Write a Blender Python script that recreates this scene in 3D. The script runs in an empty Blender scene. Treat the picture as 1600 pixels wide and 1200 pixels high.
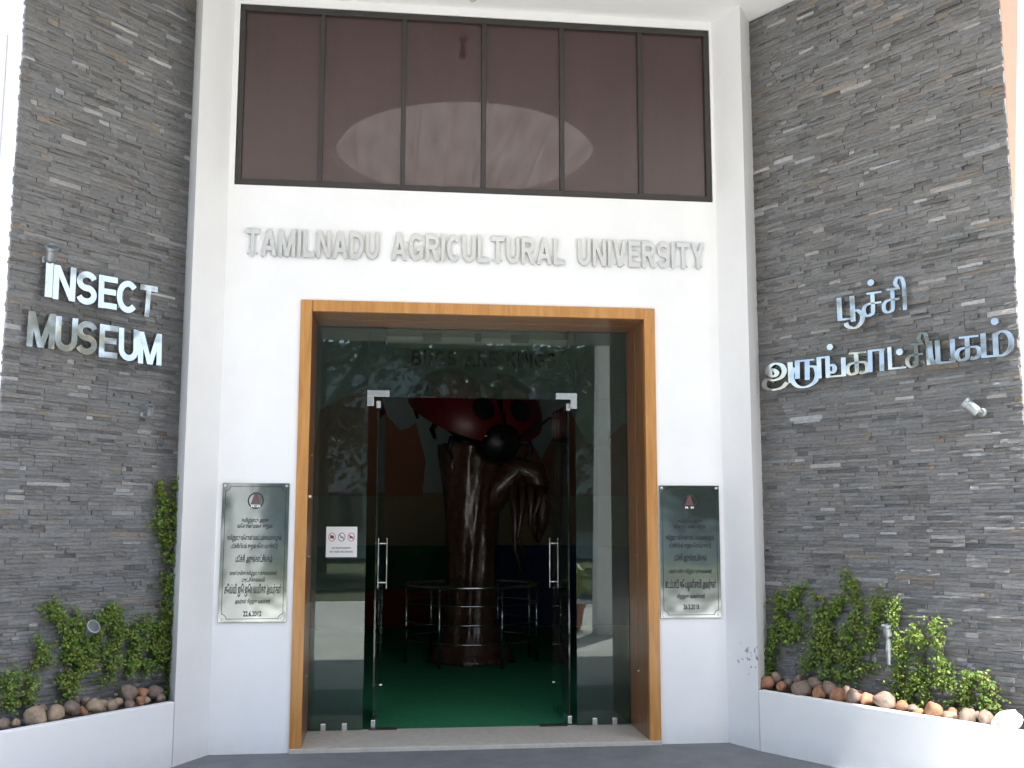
import bpy, bmesh, math, random
from mathutils import Vector, Matrix, noise

random.seed(7)
SC = bpy.context.scene
COL = SC.collection
R = math.radians

# ------------------------------------------------------------------ camera
CAM = Vector((-0.6551, -7.2679, 1.4843))
YAW, PITCH, ROLL, FPX = -0.11943, 0.12916, 0.00126, 1668.1
cy_, sy_, cp_, sp_ = math.cos(YAW), math.sin(YAW), math.cos(PITCH), math.sin(PITCH)
FWD = Vector((-sy_*cp_, cy_*cp_, sp_))
RT0 = Vector((cy_, sy_, 0)); UP0 = RT0.cross(FWD)
RT = RT0*math.cos(ROLL) + UP0*math.sin(ROLL)
UP = -RT0*math.sin(ROLL) + UP0*math.cos(ROLL)
cam = bpy.data.cameras.new('camera')
cam.sensor_fit = 'HORIZONTAL'; cam.sensor_width = 36; cam.lens = FPX/1600*36
cam.clip_start = 0.05; cam.clip_end = 1000
camo = bpy.data.objects.new('camera', cam); COL.objects.link(camo)
camo.matrix_world = Matrix(((RT.x, UP.x, -FWD.x, CAM.x), (RT.y, UP.y, -FWD.y, CAM.y), (RT.z, UP.z, -FWD.z, CAM.z), (0, 0, 0, 1)))
SC.camera = camo

# ------------------------------------------------------------------ sky, sun, exposure
SUN_EL = R(60); SH = Vector((0.485, -0.875, 0)).normalized()      # horizontal direction towards the sun
SDIR = Vector((SH.x*math.cos(SUN_EL), SH.y*math.cos(SUN_EL), math.sin(SUN_EL)))
world = bpy.data.worlds.new('World'); SC.world = world; world.use_nodes = True
wn = world.node_tree.nodes; wl_ = world.node_tree.links
for n in list(wn): wn.remove(n)
sky = wn.new('ShaderNodeTexSky'); sky.sky_type = 'NISHITA'; sky.sun_disc = False
sky.dust_density = 1.7; sky.ozone_density = .6; sky.sun_elevation = SUN_EL; sky.sun_rotation = math.atan2(SH.x, SH.y)
bg = wn.new('ShaderNodeBackground'); bg.inputs['Strength'].default_value = 0.15
wo = wn.new('ShaderNodeOutputWorld')
wl_.new(sky.outputs[0], bg.inputs[0]); wl_.new(bg.outputs[0], wo.inputs[0])
sun = bpy.data.lights.new('sun', 'SUN'); sun.energy = 4.8; sun.angle = R(0.55); sun.color = (1.0, 0.97, 0.93)
suno = bpy.data.objects.new('sun', sun); COL.objects.link(suno)
suno.rotation_euler = (-SDIR).to_track_quat('-Z', 'Y').to_euler(); suno.location = (6, -14, 20)
SC.view_settings.view_transform = 'Standard'; SC.view_settings.look = 'None'
SC.view_settings.exposure = 1.77; SC.view_settings.gamma = 1.0
try: SC.view_settings.use_curve_mapping = False
except Exception: pass
cy = SC.cycles
cy.use_denoising = True
cy.max_bounces = 12; cy.diffuse_bounces = 7; cy.glossy_bounces = 5; cy.transmission_bounces = 8; cy.transparent_max_bounces = 16
cy.sample_clamp_indirect = 6; cy.caustics_reflective = False; cy.caustics_refractive = False

# ------------------------------------------------------------------ pixel -> place helpers
def ray(px, py): return FWD*FPX + RT*(px-800) - UP*(py-600)
def on_plane(px, py, P, n):
    d = ray(px, py); return CAM + d*((Vector(P)-CAM).dot(n)/d.dot(n))
def on_y(px, py, y=0.0): return on_plane(px, py, (0, y, 0), Vector((0, 1, 0)))

# ------------------------------------------------------------------ mesh builder
class MB:
    def __init__(s): s.v = []; s.f = []; s.c = []; s.cur = None
    def _add(s, vs, fs):
        o = len(s.v); s.v += [tuple(p) for p in vs]
        for f in fs: s.f.append(tuple(i+o for i in f)); s.c.append(s.cur)
    def hexa(s, p):   # p: 8 points, bottom ring 0-3, top ring 4-7
        s._add(p, [(3,2,1,0),(4,5,6,7),(0,1,5,4),(1,2,6,5),(2,3,7,6),(3,0,4,7)]); return s
    def box(s, x0, x1, y0, y1, z0, z1, fr=None):
        p = [(x0,y0,z0),(x1,y0,z0),(x1,y1,z0),(x0,y1,z0),(x0,y0,z1),(x1,y0,z1),(x1,y1,z1),(x0,y1,z1)]
        if fr: p = [fr(*q) for q in p]
        return s.hexa(p)
    def prism(s, poly, z0, z1):       # poly of (x,y), extruded along z
        n = len(poly)
        s._add([(x,y,z0) for x,y in poly]+[(x,y,z1) for x,y in poly],
               [tuple(reversed(range(n))), tuple(range(n,2*n))]+[(i,(i+1)%n,(i+1)%n+n,i+n) for i in range(n)]); return s
    def extr(s, pts, off):            # planar polygon of 3-D points extruded by a vector
        n = len(pts); off = Vector(off)
        s._add([Vector(p) for p in pts]+[Vector(p)+off for p in pts],
               [tuple(reversed(range(n))), tuple(range(n,2*n))]+[(i,(i+1)%n,(i+1)%n+n,i+n) for i in range(n)]); return s
    def tube(s, pts, r, seg=10, caps=True):
        pts = [Vector(p) for p in pts]; n = len(pts); rr = r if isinstance(r, (list, tuple)) else [r]*n
        vs = []; prev = None
        for i, p in enumerate(pts):
            t = (pts[min(i+1,n-1)]-pts[max(i-1,0)]).normalized()
            if prev is None:
                a = Vector((0,0,1)) if abs(t.z) < .9 else Vector((1,0,0)); u = t.cross(a).normalized()
            else: u = (prev - t*prev.dot(t)).normalized()
            prev = u; w = t.cross(u)
            for k in range(seg):
                an = 2*math.pi*k/seg; vs.append(p+(u*math.cos(an)+w*math.sin(an))*rr[i])
        fs = [(i*seg+k, i*seg+(k+1)%seg, (i+1)*seg+(k+1)%seg, (i+1)*seg+k) for i in range(n-1) for k in range(seg)]
        if caps: fs += [tuple(reversed(range(seg))), tuple(range((n-1)*seg, n*seg))]
        s._add(vs, fs); return s
    def lathe(s, prof, org=(0,0,0), axis=(0,0,1), seg=24, fn=None):
        ax = Vector(axis).normalized(); a = Vector((1,0,0)) if abs(ax.x) < .9 else Vector((0,1,0))
        u = ax.cross(a).normalized(); w = ax.cross(u); org = Vector(org); vs = []
        for (r, h) in prof:
            for k in range(seg):
                an = 2*math.pi*k/seg; q = fn(an, h) if fn else 1
                vs.append(org+ax*h+(u*math.cos(an)+w*math.sin(an))*max(r*q, 1e-4))
        n = len(prof)
        fs = [(i*seg+k, i*seg+(k+1)%seg, (i+1)*seg+(k+1)%seg, (i+1)*seg+k) for i in range(n-1) for k in range(seg)]
        fs += [tuple(reversed(range(seg))), tuple(range((n-1)*seg, n*seg))]
        s._add(vs, fs); return s
    def build(s, name, mat, parent=None, smooth=False, bevel=0, recalc=True):
        me = bpy.data.meshes.new(name); me.from_pydata(s.v, [], s.f)
        if any(c is not None for c in s.c):
            at = me.attributes.new('tint', 'FLOAT_COLOR', 'CORNER'); k = 0
            for p, c in zip(me.polygons, s.c):
                for _ in p.loop_indices:
                    at.data[k].color = (c[0], c[1], c[2], 1) if c else (1,1,1,1); k += 1
        if recalc or bevel:
            bm = bmesh.new(); bm.from_mesh(me)
            if bevel:
                try: bmesh.ops.bevel(bm, geom=[e for e in bm.edges if len(e.link_faces) == 2 and e.calc_face_angle(0) > .6], offset=bevel, segments=2, affect='EDGES', profile=.5)
                except Exception: pass
            bmesh.ops.recalc_face_normals(bm, faces=bm.faces); bm.to_mesh(me); bm.free()
        if smooth:
            for p in me.polygons: p.use_smooth = True
        me.materials.append(mat)
        o = bpy.data.objects.new(name, me); COL.objects.link(o)
        if parent: o.parent = parent
        return o

def tag(o, label=None, cat=None, group=None, kind=None):
    if label: o['label'] = label
    if cat: o['category'] = cat
    if group: o['group'] = group
    if kind: o['kind'] = kind
    return o
def thing(name, label, cat, loc=(0,0,0), group=None):
    o = bpy.data.objects.new(name, None); COL.objects.link(o); o.location = loc; o.empty_display_size = .1
    tag(o, label, cat, group)
    bpy.context.view_layer.update()
    return o
def world_child(o, parent):      # geometry of o is in world coordinates
    o.parent = parent; o.matrix_parent_inverse = Matrix.Translation(-Vector(parent.location)); return o
def copy_tree(o, parent=None):
    c = o.copy(); COL.objects.link(c); c.parent = parent
    for ch in list(o.children): copy_tree(ch, c)
    return c

# ------------------------------------------------------------------ materials
def new_mat(name):
    m = bpy.data.materials.new(name); m.use_nodes = True; nt = m.node_tree
    return m, nt, nt.nodes['Principled BSDF'], nt.nodes, nt.links
def mat(name, col, rough=.6, metal=0.0, var=0.0, scale=8.0, bump=0.0, bscale=60.0, spec=.5, stretch=(1,1,1), tint=False, coat=0.0, dist=.002):
    m, nt, b, N, L = new_mat(name)
    b.inputs['Roughness'].default_value = rough; b.inputs['Metallic'].default_value = metal
    b.inputs['Specular IOR Level'].default_value = spec; b.inputs['Coat Weight'].default_value = coat
    b.inputs['Coat Roughness'].default_value = .08
    b.inputs['Base Color'].default_value = (*col, 1)
    geo = N.new('ShaderNodeNewGeometry'); mp = N.new('ShaderNodeMapping'); mp.inputs['Scale'].default_value = stretch
    L.new(geo.outputs['Position'], mp.inputs[0]); out = None
    if var:
        nz = N.new('ShaderNodeTexNoise'); nz.inputs['Scale'].default_value = scale; nz.inputs['Detail'].default_value = 6; nz.inputs['Roughness'].default_value = .65
        L.new(mp.outputs[0], nz.inputs['Vector'])
        mr = N.new('ShaderNodeMapRange'); mr.inputs[1].default_value = .25; mr.inputs[2].default_value = .75; mr.inputs[3].default_value = 1-var; mr.inputs[4].default_value = 1+var
        L.new(nz.outputs[0], mr.inputs[0])
        mx = N.new('ShaderNodeMix'); mx.data_type = 'RGBA'; mx.blend_type = 'MULTIPLY'; mx.inputs[0].default_value = 1; mx.inputs[6].default_value = (*col, 1)
        L.new(mr.outputs[0], mx.inputs[7]); out = mx.outputs[2]
    if tint:
        at = N.new('ShaderNodeAttribute'); at.attribute_name = 'tint'
        m2 = N.new('ShaderNodeMix'); m2.data_type = 'RGBA'; m2.blend_type = 'MULTIPLY'; m2.inputs[0].default_value = 1; m2.inputs[6].default_value = (*col, 1)
        if out: L.new(out, m2.inputs[6])
        L.new(at.outputs['Color'], m2.inputs[7]); out = m2.outputs[2]
    if out: L.new(out, b.inputs['Base Color'])
    if bump:
        n2 = N.new('ShaderNodeTexNoise'); n2.inputs['Scale'].default_value = bscale; n2.inputs['Detail'].default_value = 5
        L.new(mp.outputs[0], n2.inputs['Vector'])
        bp = N.new('ShaderNodeBump'); bp.inputs['Strength'].default_value = bump; bp.inputs['Distance'].default_value = dist
        L.new(n2.outputs[0], bp.inputs['Height']); L.new(bp.outputs[0], b.inputs['Normal'])
    return m
def glass(name, tintc, boost=1.0):
    m, nt, b, N, L = new_mat(name); N.remove(b)
    tr = N.new('ShaderNodeBsdfTransparent'); tr.inputs[0].default_value = (*tintc, 1)
    gl = N.new('ShaderNodeBsdfGlossy'); gl.inputs['Roughness'].default_value = .012; gl.inputs[0].default_value = (.96,1,.98,1)
    fr = N.new('ShaderNodeFresnel'); fr.inputs[0].default_value = 1.52
    mu = N.new('ShaderNodeMath'); mu.operation = 'MULTIPLY'; mu.inputs[1].default_value = boost; mu.use_clamp = True
    mx = N.new('ShaderNodeMixShader'); L.new(fr.outputs[0], mu.inputs[0]); L.new(mu.outputs[0], mx.inputs[0])
    L.new(tr.outputs[0], mx.inputs[1]); L.new(gl.outputs[0], mx.inputs[2])
    du = N.new('ShaderNodeBsdfDiffuse'); du.inputs[0].default_value = (.46,.56,.51,1)          # thin film of dust
    md = N.new('ShaderNodeMixShader'); md.inputs[0].default_value = .015; L.new(mx.outputs[0], md.inputs[1]); L.new(du.outputs[0], md.inputs[2]); L.new(md.outputs[0], N['Material Output'].inputs[0])
    return m
def plaster(name):
    m = mat(name, (.80,.80,.795), .75, var=.035, scale=2.2, bump=.25, bscale=90, spec=.25)
    nt = m.node_tree; N, L = nt.nodes, nt.links; b = N['Principled BSDF']
    src = b.inputs['Base Color'].links[0].from_socket
    geo = [n for n in N if n.type == 'NEW_GEOMETRY'][0]
    # damp mould flecks near the foot of the right pier
    vd = N.new('ShaderNodeVectorMath'); vd.operation = 'DISTANCE'; vd.inputs[1].default_value = (1.79,-.235,.60); L.new(geo.outputs['Position'], vd.inputs[0])
    fa = N.new('ShaderNodeMapRange'); fa.inputs[1].default_value = .04; fa.inputs[2].default_value = .17; fa.inputs[3].default_value = .16; fa.inputs[4].default_value = 0; L.new(vd.outputs['Value'], fa.inputs[0])
    nz = N.new('ShaderNodeTexNoise'); nz.inputs['Scale'].default_value = 34; nz.inputs['Detail'].default_value = 4; L.new(geo.outputs['Position'], nz.inputs['Vector'])
    ad = N.new('ShaderNodeMath'); ad.operation = 'ADD'; L.new(nz.outputs[0], ad.inputs[0]); L.new(fa.outputs[0], ad.inputs[1])
    th = N.new('ShaderNodeMapRange'); th.inputs[1].default_value = .70; th.inputs[2].default_value = .78; th.inputs[3].default_value = 0; th.inputs[4].default_value = .75; L.new(ad.outputs[0], th.inputs[0])
    mk = N.new('ShaderNodeMath'); mk.operation = 'MULTIPLY'; L.new(th.outputs[0], mk.inputs[0])
    gt = N.new('ShaderNodeMath'); gt.operation = 'LESS_THAN'; gt.inputs[1].default_value = .17; L.new(vd.outputs['Value'], gt.inputs[0]); L.new(gt.outputs[0], mk.inputs[1])
    # splash dirt low down, broken up by noise
    sx = N.new('ShaderNodeSeparateXYZ'); L.new(geo.outputs['Position'], sx.inputs[0])
    lo = N.new('ShaderNodeMapRange'); lo.inputs[1].default_value = .0; lo.inputs[2].default_value = .16; lo.inputs[3].default_value = .30; lo.inputs[4].default_value = 0; L.new(sx.outputs[2], lo.inputs[0])
    n3 = N.new('ShaderNodeTexNoise'); n3.inputs['Scale'].default_value = 11; n3.inputs['Detail'].default_value = 6; L.new(geo.outputs['Position'], n3.inputs['Vector'])
    m3 = N.new('ShaderNodeMath'); m3.operation = 'MULTIPLY'; L.new(lo.outputs[0], m3.inputs[0]); L.new(n3.outputs[0], m3.inputs[1])
    x1 = N.new('ShaderNodeMix'); x1.data_type = 'RGBA'; L.new(m3.outputs[0], x1.inputs[0]); L.new(src, x1.inputs[6]); x1.inputs[7].default_value = (.33,.30,.27,1)
    x2 = N.new('ShaderNodeMix'); x2.data_type = 'RGBA'; L.new(mk.outputs[0], x2.inputs[0]); L.new(x1.outputs[2], x2.inputs[6]); x2.inputs[7].default_value = (.12,.11,.11,1)
    L.new(x2.outputs[2], b.inputs['Base Color'])
    return m
def slate():
    m = mat('slate', (1,1,1), .62, var=.30, scale=38, bump=.6, bscale=95, tint=True, spec=.4, stretch=(1,1,2.6), dist=.004)
    nt = m.node_tree; N, L = nt.nodes, nt.links; b = N['Principled BSDF']
    src = b.inputs['Base Color'].links[0].from_socket
    geo = [n for n in N if n.type == 'NEW_GEOMETRY'][0]
    nz = N.new('ShaderNodeTexNoise'); nz.inputs['Scale'].default_value = 75; nz.inputs['Detail'].default_value = 3; L.new(geo.outputs['Position'], nz.inputs['Vector'])
    th = N.new('ShaderNodeMapRange'); th.inputs[1].default_value = .66; th.inputs[2].default_value = .74; th.inputs[3].default_value = 0; th.inputs[4].default_value = .55; L.new(nz.outputs[0], th.inputs[0])
    x = N.new('ShaderNodeMix'); x.data_type = 'RGBA'; L.new(th.outputs[0], x.inputs[0]); L.new(src, x.inputs[6]); x.inputs[7].default_value = (.38,.37,.34,1)
    L.new(x.outputs[2], b.inputs['Base Color'])
    return m
def leafmat(name, col):
    m = mat(name, col, .42, tint=True, spec=.4)
    nt = m.node_tree; N, L = nt.nodes, nt.links; b = N['Principled BSDF']
    tl = N.new('ShaderNodeBsdfTranslucent'); L.new(b.inputs['Base Color'].links[0].from_socket, tl.inputs[0])
    mx = N.new('ShaderNodeMixShader'); mx.inputs[0].default_value = .3
    L.new(b.outputs[0], mx.inputs[1]); L.new(tl.outputs[0], mx.inputs[2]); L.new(mx.outputs[0], N['Material Output'].inputs[0])
    return m
def wood(name, c0, c1):
    m, nt, b, N, L = new_mat(name)
    geo = N.new('ShaderNodeNewGeometry'); mp = N.new('ShaderNodeMapping'); mp.inputs['Scale'].default_value = (9,9,.8); L.new(geo.outputs['Position'], mp.inputs[0])
    nz = N.new('ShaderNodeTexNoise'); nz.inputs['Scale'].default_value = 3.0; nz.inputs['Detail'].default_value = 7; nz.inputs['Roughness'].default_value = .6; nz.inputs['Distortion'].default_value = .7; L.new(mp.outputs[0], nz.inputs['Vector'])
    cr = N.new('ShaderNodeValToRGB'); cr.color_ramp.elements[0].position = .3; cr.color_ramp.elements[0].color = (*c0,1); cr.color_ramp.elements[1].position = .72; cr.color_ramp.elements[1].color = (*c1,1)
    L.new(nz.outputs[0], cr.inputs[0]); L.new(cr.outputs[0], b.inputs['Base Color'])
    b.inputs['Roughness'].default_value = .38; b.inputs['Coat Weight'].default_value = .3; b.inputs['Coat Roughness'].default_value = .15
    return m
def steel(name, rough=.06, wob=0.0, col=(.78,.79,.79)):
    m, nt, b, N, L = new_mat(name)
    b.inputs['Base Color'].default_value = (*col, 1); b.inputs['Metallic'].default_value = 1; b.inputs['Roughness'].default_value = rough
    if wob:
        geo = N.new('ShaderNodeNewGeometry'); nz = N.new('ShaderNodeTexNoise'); nz.inputs['Scale'].default_value = 3.2; nz.inputs['Detail'].default_value = 2; L.new(geo.outputs['Position'], nz.inputs['Vector'])
        bp = N.new('ShaderNodeBump'); bp.inputs['Strength'].default_value = wob; bp.inputs['Distance'].default_value = .02; L.new(nz.outputs[0], bp.inputs['Height']); L.new(bp.outputs[0], b.inputs['Normal'])
    return m
def translucent(name, col):
    m, nt, b, N, L = new_mat(name); N.remove(b)
    geo = N.new('ShaderNodeNewGeometry'); mp = N.new('ShaderNodeMapping'); mp.inputs['Scale'].default_value = (6,.8,1); L.new(geo.outputs['Position'], mp.inputs[0])
    nz = N.new('ShaderNodeTexNoise'); nz.inputs['Scale'].default_value = 1.3; nz.inputs['Detail'].default_value = 7; L.new(mp.outputs[0], nz.inputs['Vector'])
    cr = N.new('ShaderNodeValToRGB'); cr.color_ramp.elements[0].position = .3; cr.color_ramp.elements[0].color = (col[0]*.74, col[1]*.70, col[2]*.66, 1); cr.color_ramp.elements[1].position = .65; cr.color_ramp.elements[1].color = (*col, 1); L.new(nz.outputs[0], cr.inputs[0])
    tl = N.new('ShaderNodeBsdfTranslucent'); df = N.new('ShaderNodeBsdfDiffuse'); L.new(cr.outputs[0], tl.inputs[0]); L.new(cr.outputs[0], df.inputs[0])
    mx = N.new('ShaderNodeMixShader'); mx.inputs[0].default_value = .35; L.new(tl.outputs[0], mx.inputs[1]); L.new(df.outputs[0], mx.inputs[2]); L.new(mx.outputs[0], N['Material Output'].inputs[0])
    return m

M = dict(
    white=plaster('white_plaster'), ceil=mat('ceiling_paint', (.79,.79,.77), .8, var=.02, scale=1.5, bump=.15, bscale=60, spec=.2),
    slate=slate(), core=mat('mortar_dark', (.05,.048,.045), .9, var=.2, scale=30),
    wood=wood('varnished_teak', (.38,.16,.036), (.58,.285,.075)), wood_shaded=wood('stained_shaded_teak', (.155,.062,.024), (.30,.13,.05)), steel=steel('polished_steel', .16, 1.0, (.48,.47,.45)), plate=steel('brushed_mirror_steel', .10, .16, (.36,.395,.38)), brush=steel('satin_steel', .25), satin=steel('hairline_steel', .34, 0, (.70,.70,.68)),  # second teak is darker: stain plus the reveals' shade put into its colour
    glass=glass('clear_glass', (.80,.90,.86), 1.2), wglass=mat('bronze_film_glass', (.050,.026,.025), .03, spec=.62, var=.12, scale=2.5, stretch=(3,1,.4)),
    alu=mat('dark_anodised_frame', (.035,.031,.029), .45, spec=.4), black=mat('black_paint', (.012,.012,.012), .45),
    ink=mat('engraved_black', (.02,.02,.022), .7), maroon=mat('seal_maroon', (.13,.05,.055), .6), bright=mat('white_enamel', (.8,.8,.8), .5),
    floor=mat('grey_tarmac', (.150,.162,.172), .82, var=.22, scale=3.5, bump=.5, bscale=140, dist=.004), conc=mat('pale_paving', (.49,.478,.455), .85, var=.2, scale=1.2, bump=.3, bscale=40),
    sill=mat('buff_granite', (.48,.45,.395), .55, var=.16, scale=22, bump=.1, bscale=120),
    carpet=mat('green_carpet', (.026,.165,.080), .95, var=.18, scale=25, bump=.6, bscale=300, spec=.1), inwall=mat('hall_wall_paint', (.62,.64,.62), .8, var=.05),
    grass=mat('lawn_grass', (.075,.095,.045), .9, var=.35, scale=4, bump=1, bscale=30, dist=.03),
    soil=mat('dry_soil', (.10,.075,.055), .95, var=.3, scale=30, bump=.8, bscale=60, dist=.01),
    rust=mat('rust_cobble', (.30,.145,.078), .72, var=.5, scale=26, bump=.8, bscale=70), tan=mat('tan_cobble', (.29,.215,.145), .72, var=.5, scale=26, bump=.8, bscale=70), brown=mat('grey_brown_cobble', (.19,.14,.108), .75, var=.5, scale=26, bump=.8, bscale=70), pale=mat('pale_cobble', (.68,.64,.56), .7, var=.1, scale=14, bump=.3, bscale=50),
    leaf=leafmat('creeper_leaf', (.15,.215,.042)), tleaf=leafmat('tree_leaf', (.055,.078,.036)), stem=mat('woody_stem', (.09,.065,.045), .85, var=.3, scale=40), bark=mat('bark', (.11,.085,.065), .9, var=.35, scale=14, bump=.8, bscale=30, dist=.02),
    sky_sheet=translucent('stained_polycarbonate', (.62,.60,.56)), salmon=mat('salmon_paint', (.66,.36,.25), .8, var=.04), redp=mat('red_pipe_paint', (.55,.12,.10), .6), pipe=mat('grey_pipe', (.55,.55,.56), .6),
    red=mat('ladybird_red', (.12,.003,.006), .38), gloss_black=mat('gloss_black', (.006,.006,.007), .42), trunk=mat('varnished_bark', (.095,.038,.022), .30, var=.4, scale=9, bump=1.0, bscale=14, dist=.03, coat=.5),
    cutwood=mat('cut_wood', (.12,.12,.08), .6, var=.3, scale=12), m_sky=mat('mural_sky', (.55,.61,.62), .8, var=.05), m_hill=mat('mural_hill', (.50,.19,.12), .8, var=.12, scale=2), m_sand=mat('mural_sand', (.44,.33,.20), .8, var=.1, scale=2), m_blue=mat('mural_blue', (.05,.08,.24), .8, var=.1), m_green=mat('mural_green', (.05,.17,.07), .8, var=.3, scale=3), m_redp=mat('mural_red', (.36,.05,.04), .8, var=.1),
    unit=mat('air_curtain_grey', (.22,.20,.19), .4, var=.04), unit_top=mat('wall_reflection_cream', (.62,.60,.54), .45), bulb=mat('bulb_glass', (.5,.48,.42), .2), holder=mat('lamp_holder', (.035,.022,.018), .4), paper=mat('sticker_white', (.78,.78,.77), .5), redink=mat('red_ink', (.45,.03,.04), .6), lens=mat('lamp_lens', (.10,.12,.13), .12), alum=mat('weathered_aluminium', (.33,.355,.36), .42, metal=.7, var=.15, scale=40),
    pot=mat('terracotta', (.36,.15,.08), .8, var=.15), carp=mat('maroon_car_paint', (.14,.012,.02), .2, coat=.8), tyre=mat('tyre_rubber', (.02,.02,.02), .8), cglass=mat('car_glass', (.02,.025,.03), .05),
)

# ------------------------------------------------------------------ setting: ground
o = MB().box(-220, 220, -220, 220, -.3, 0).build('ground', M['conc']); tag(o, kind='structure')
o = MB().box(-5.2, 5.2, -1.5, .05, .001, .006).build('porch_floor', M['floor']); tag(o, kind='structure')

o = MB().box(-80, 80, -70, -12.5, .001, .012).build('lawn', M['grass']); tag(o, kind='structure')

# ------------------------------------------------------------------ entrance wall
XL, XR, CZ = -1.742, 1.702, 5.16
W2, H, FRW = 1.2325, 2.99, .078
WL, WR, WB, WT = -1.706, 1.68, 3.785, 5.10
THR, THL = 1.0370, .8930
CR, CL = Vector((1.653,0,0)), Vector((-1.639,0,0))
dR = Vector((math.cos(THR), -math.sin(THR), 0)); nR = Vector((math.sin(THR), math.cos(THR), 0))
dL = Vector((-math.cos(THL), -math.sin(THL), 0)); nL = Vector((-math.sin(THL), math.cos(THL), 0))
DEP = .25
SIDES = {'R': dict(C=CR, d=dR, n=nR, uf=.328, ub=.205, u1=2.075, e=1), 'L': dict(C=CL, d=dL, n=nL, uf=.420, ub=.262, u1=1.522, e=-1)}
def fr(S, u, w, z): p = S['C']+S['d']*u+S['n']*w; return Vector((p.x, p.y, z))
def wall_uz(S, px, py, w):       # pixel -> (u, z) on the wing plane offset w behind the pier face
    p = on_plane(px, py, S['C']+S['n']*w, S['n']); return (p-S['C']).dot(S['d']), p.z

ew = thing('entrance_wall', 'white plastered museum entrance wall around the wood framed doorway', 'wall', (0,0,0))
WTH = .8
mb = MB()
mb.box(XL, -W2, 0, WTH, -.05, WB); mb.box(W2, XR, 0, WTH, -.05, WB)       # both sides of the door
mb.box(-W2, W2, 0, WTH, H, WB)                                           # lintel
mb.box(XL, WL, 0, WTH, WB, WT); mb.box(WR, XR, 0, WTH, WB, WT)                  # beside the window
mb.box(XL, XR, 0, WTH, WT, CZ+2.6)                                       # above the window
o = mb.build('wall', M['white'], ew)
for k, S in SIDES.items():
    a = Vector((XR if k == 'R' else XL, 0, 0)); b = fr(S,S['uf'],0,0); c = fr(S,S['ub'],DEP,0); d2 = Vector((a.x+S['e']*.30, .80, 0)); e2 = Vector((a.x, .80, 0))
    # pier: splayed face with the window running up to its inner corner
    mb = MB().prism([(p.x,p.y) for p in (a,b,c,d2,e2)], -.05, CZ+.3)
    mb.build('splayed_pier', M['white'], ew, bevel=0)
# ------------------------------------------------------------------ ribbon window
win = thing('ribbon_window', 'dark bronze glass strip window of six panes above the entrance', 'window', (0,.0,WB))
def wc(b, name, m, parent, **k):
    return world_child(b.build(name, m, None, **k), parent)
xs = [WL+.045, -1.131, -.557, .013, .579, 1.156, WR-.045]
x0w, x1w = WL+.002, WR-.002
fb = MB(); fb.box(x0w, x1w, .006, .075, WB+.002, WB+.047); fb.box(x0w, x1w, .006, .075, WT-.045, WT-.002)
fb.box(x0w, x0w+.04, .006, .075, WB+.047, WT-.045); fb.box(x1w-.04, x1w, .006, .075, WB+.047, WT-.045)
wc(fb, 'window_frame', M['alu'], win, bevel=.004)
xs[0] = x0w+.04; xs[-1] = x1w-.04
for i, x in enumerate(xs):
    if 0 < i < 6: wc(MB().box(x-.017, x+.017, .010, .070, WB+.047, WT-.045), 'mullion', M['alu'], win, bevel=.004)
for i in range(6):
    a = xs[i]+(.017 if i else 0); b = xs[i+1]-(.017 if i < 5 else 0)
    t = random.uniform(-.0006, .0006)
    p = MB().hexa([(a,.034+t,WB+.047),(b,.034-t,WB+.047),(b,.042-t,WB+.047),(a,.042+t,WB+.047),(a,.034-t,WT-.045),(b,.034+t,WT-.045),(b,.042+t,WT-.045),(a,.042-t,WT-.045)])
    wc(p, 'pane', M['wglass'], win)

# ------------------------------------------------------------------ door frame and threshold
df = thing('door_frame', 'honey brown varnished wood frame of the museum doorway', 'door frame', (0,0,0))
yb = .555
for nm, x0, x1, z0, z1 in (('jamb', -W2, -W2+FRW, .03, H), ('jamb', W2-FRW, W2, .03, H), ('head', -W2+FRW, W2-FRW, H-FRW, H)):
    xa_, xb_ = x0+(.001 if x0 < 0 else 0), x1-(.001 if x1 > 1.2 else 0)
    MB().box(xa_, xb_, -.016, .030, z0, z1-.001).build(nm, M['wood'], df, bevel=.004)
    MB().box(xa_, xb_, .0305, .285, z0, z1-.001).build('reveal_lining', M['wood_shaded'], df, bevel=.003)  # linings take the darker teak, with part of their shade painted in
    MB().box(xa_, xb_, .292, yb, z0, z1-.001).build('reveal_lining', M['wood_shaded'], df, bevel=.003)
for s in (-1, 1):
    for z in (.45, 1.25, 1.95): MB().lathe([(.007,0),(.007,.006),(.003,.009)], (s*(W2-FRW), .288, z), (-s,0,0), 10).build('screw', M['brush'], df)
MB().lathe([(.016,0),(.016,.012)], (-W2+FRW, .2, 1.66), (1,0,0), 12).build('bolt_keeper', M['brush'], df)
th = MB().box(-W2+.001, W2-.001, -.03, .60, .004, .034).build('threshold', M['sill'], bevel=.004)
tag(th, 'buff stone door sill in front of the glass doors', 'threshold')

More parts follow.
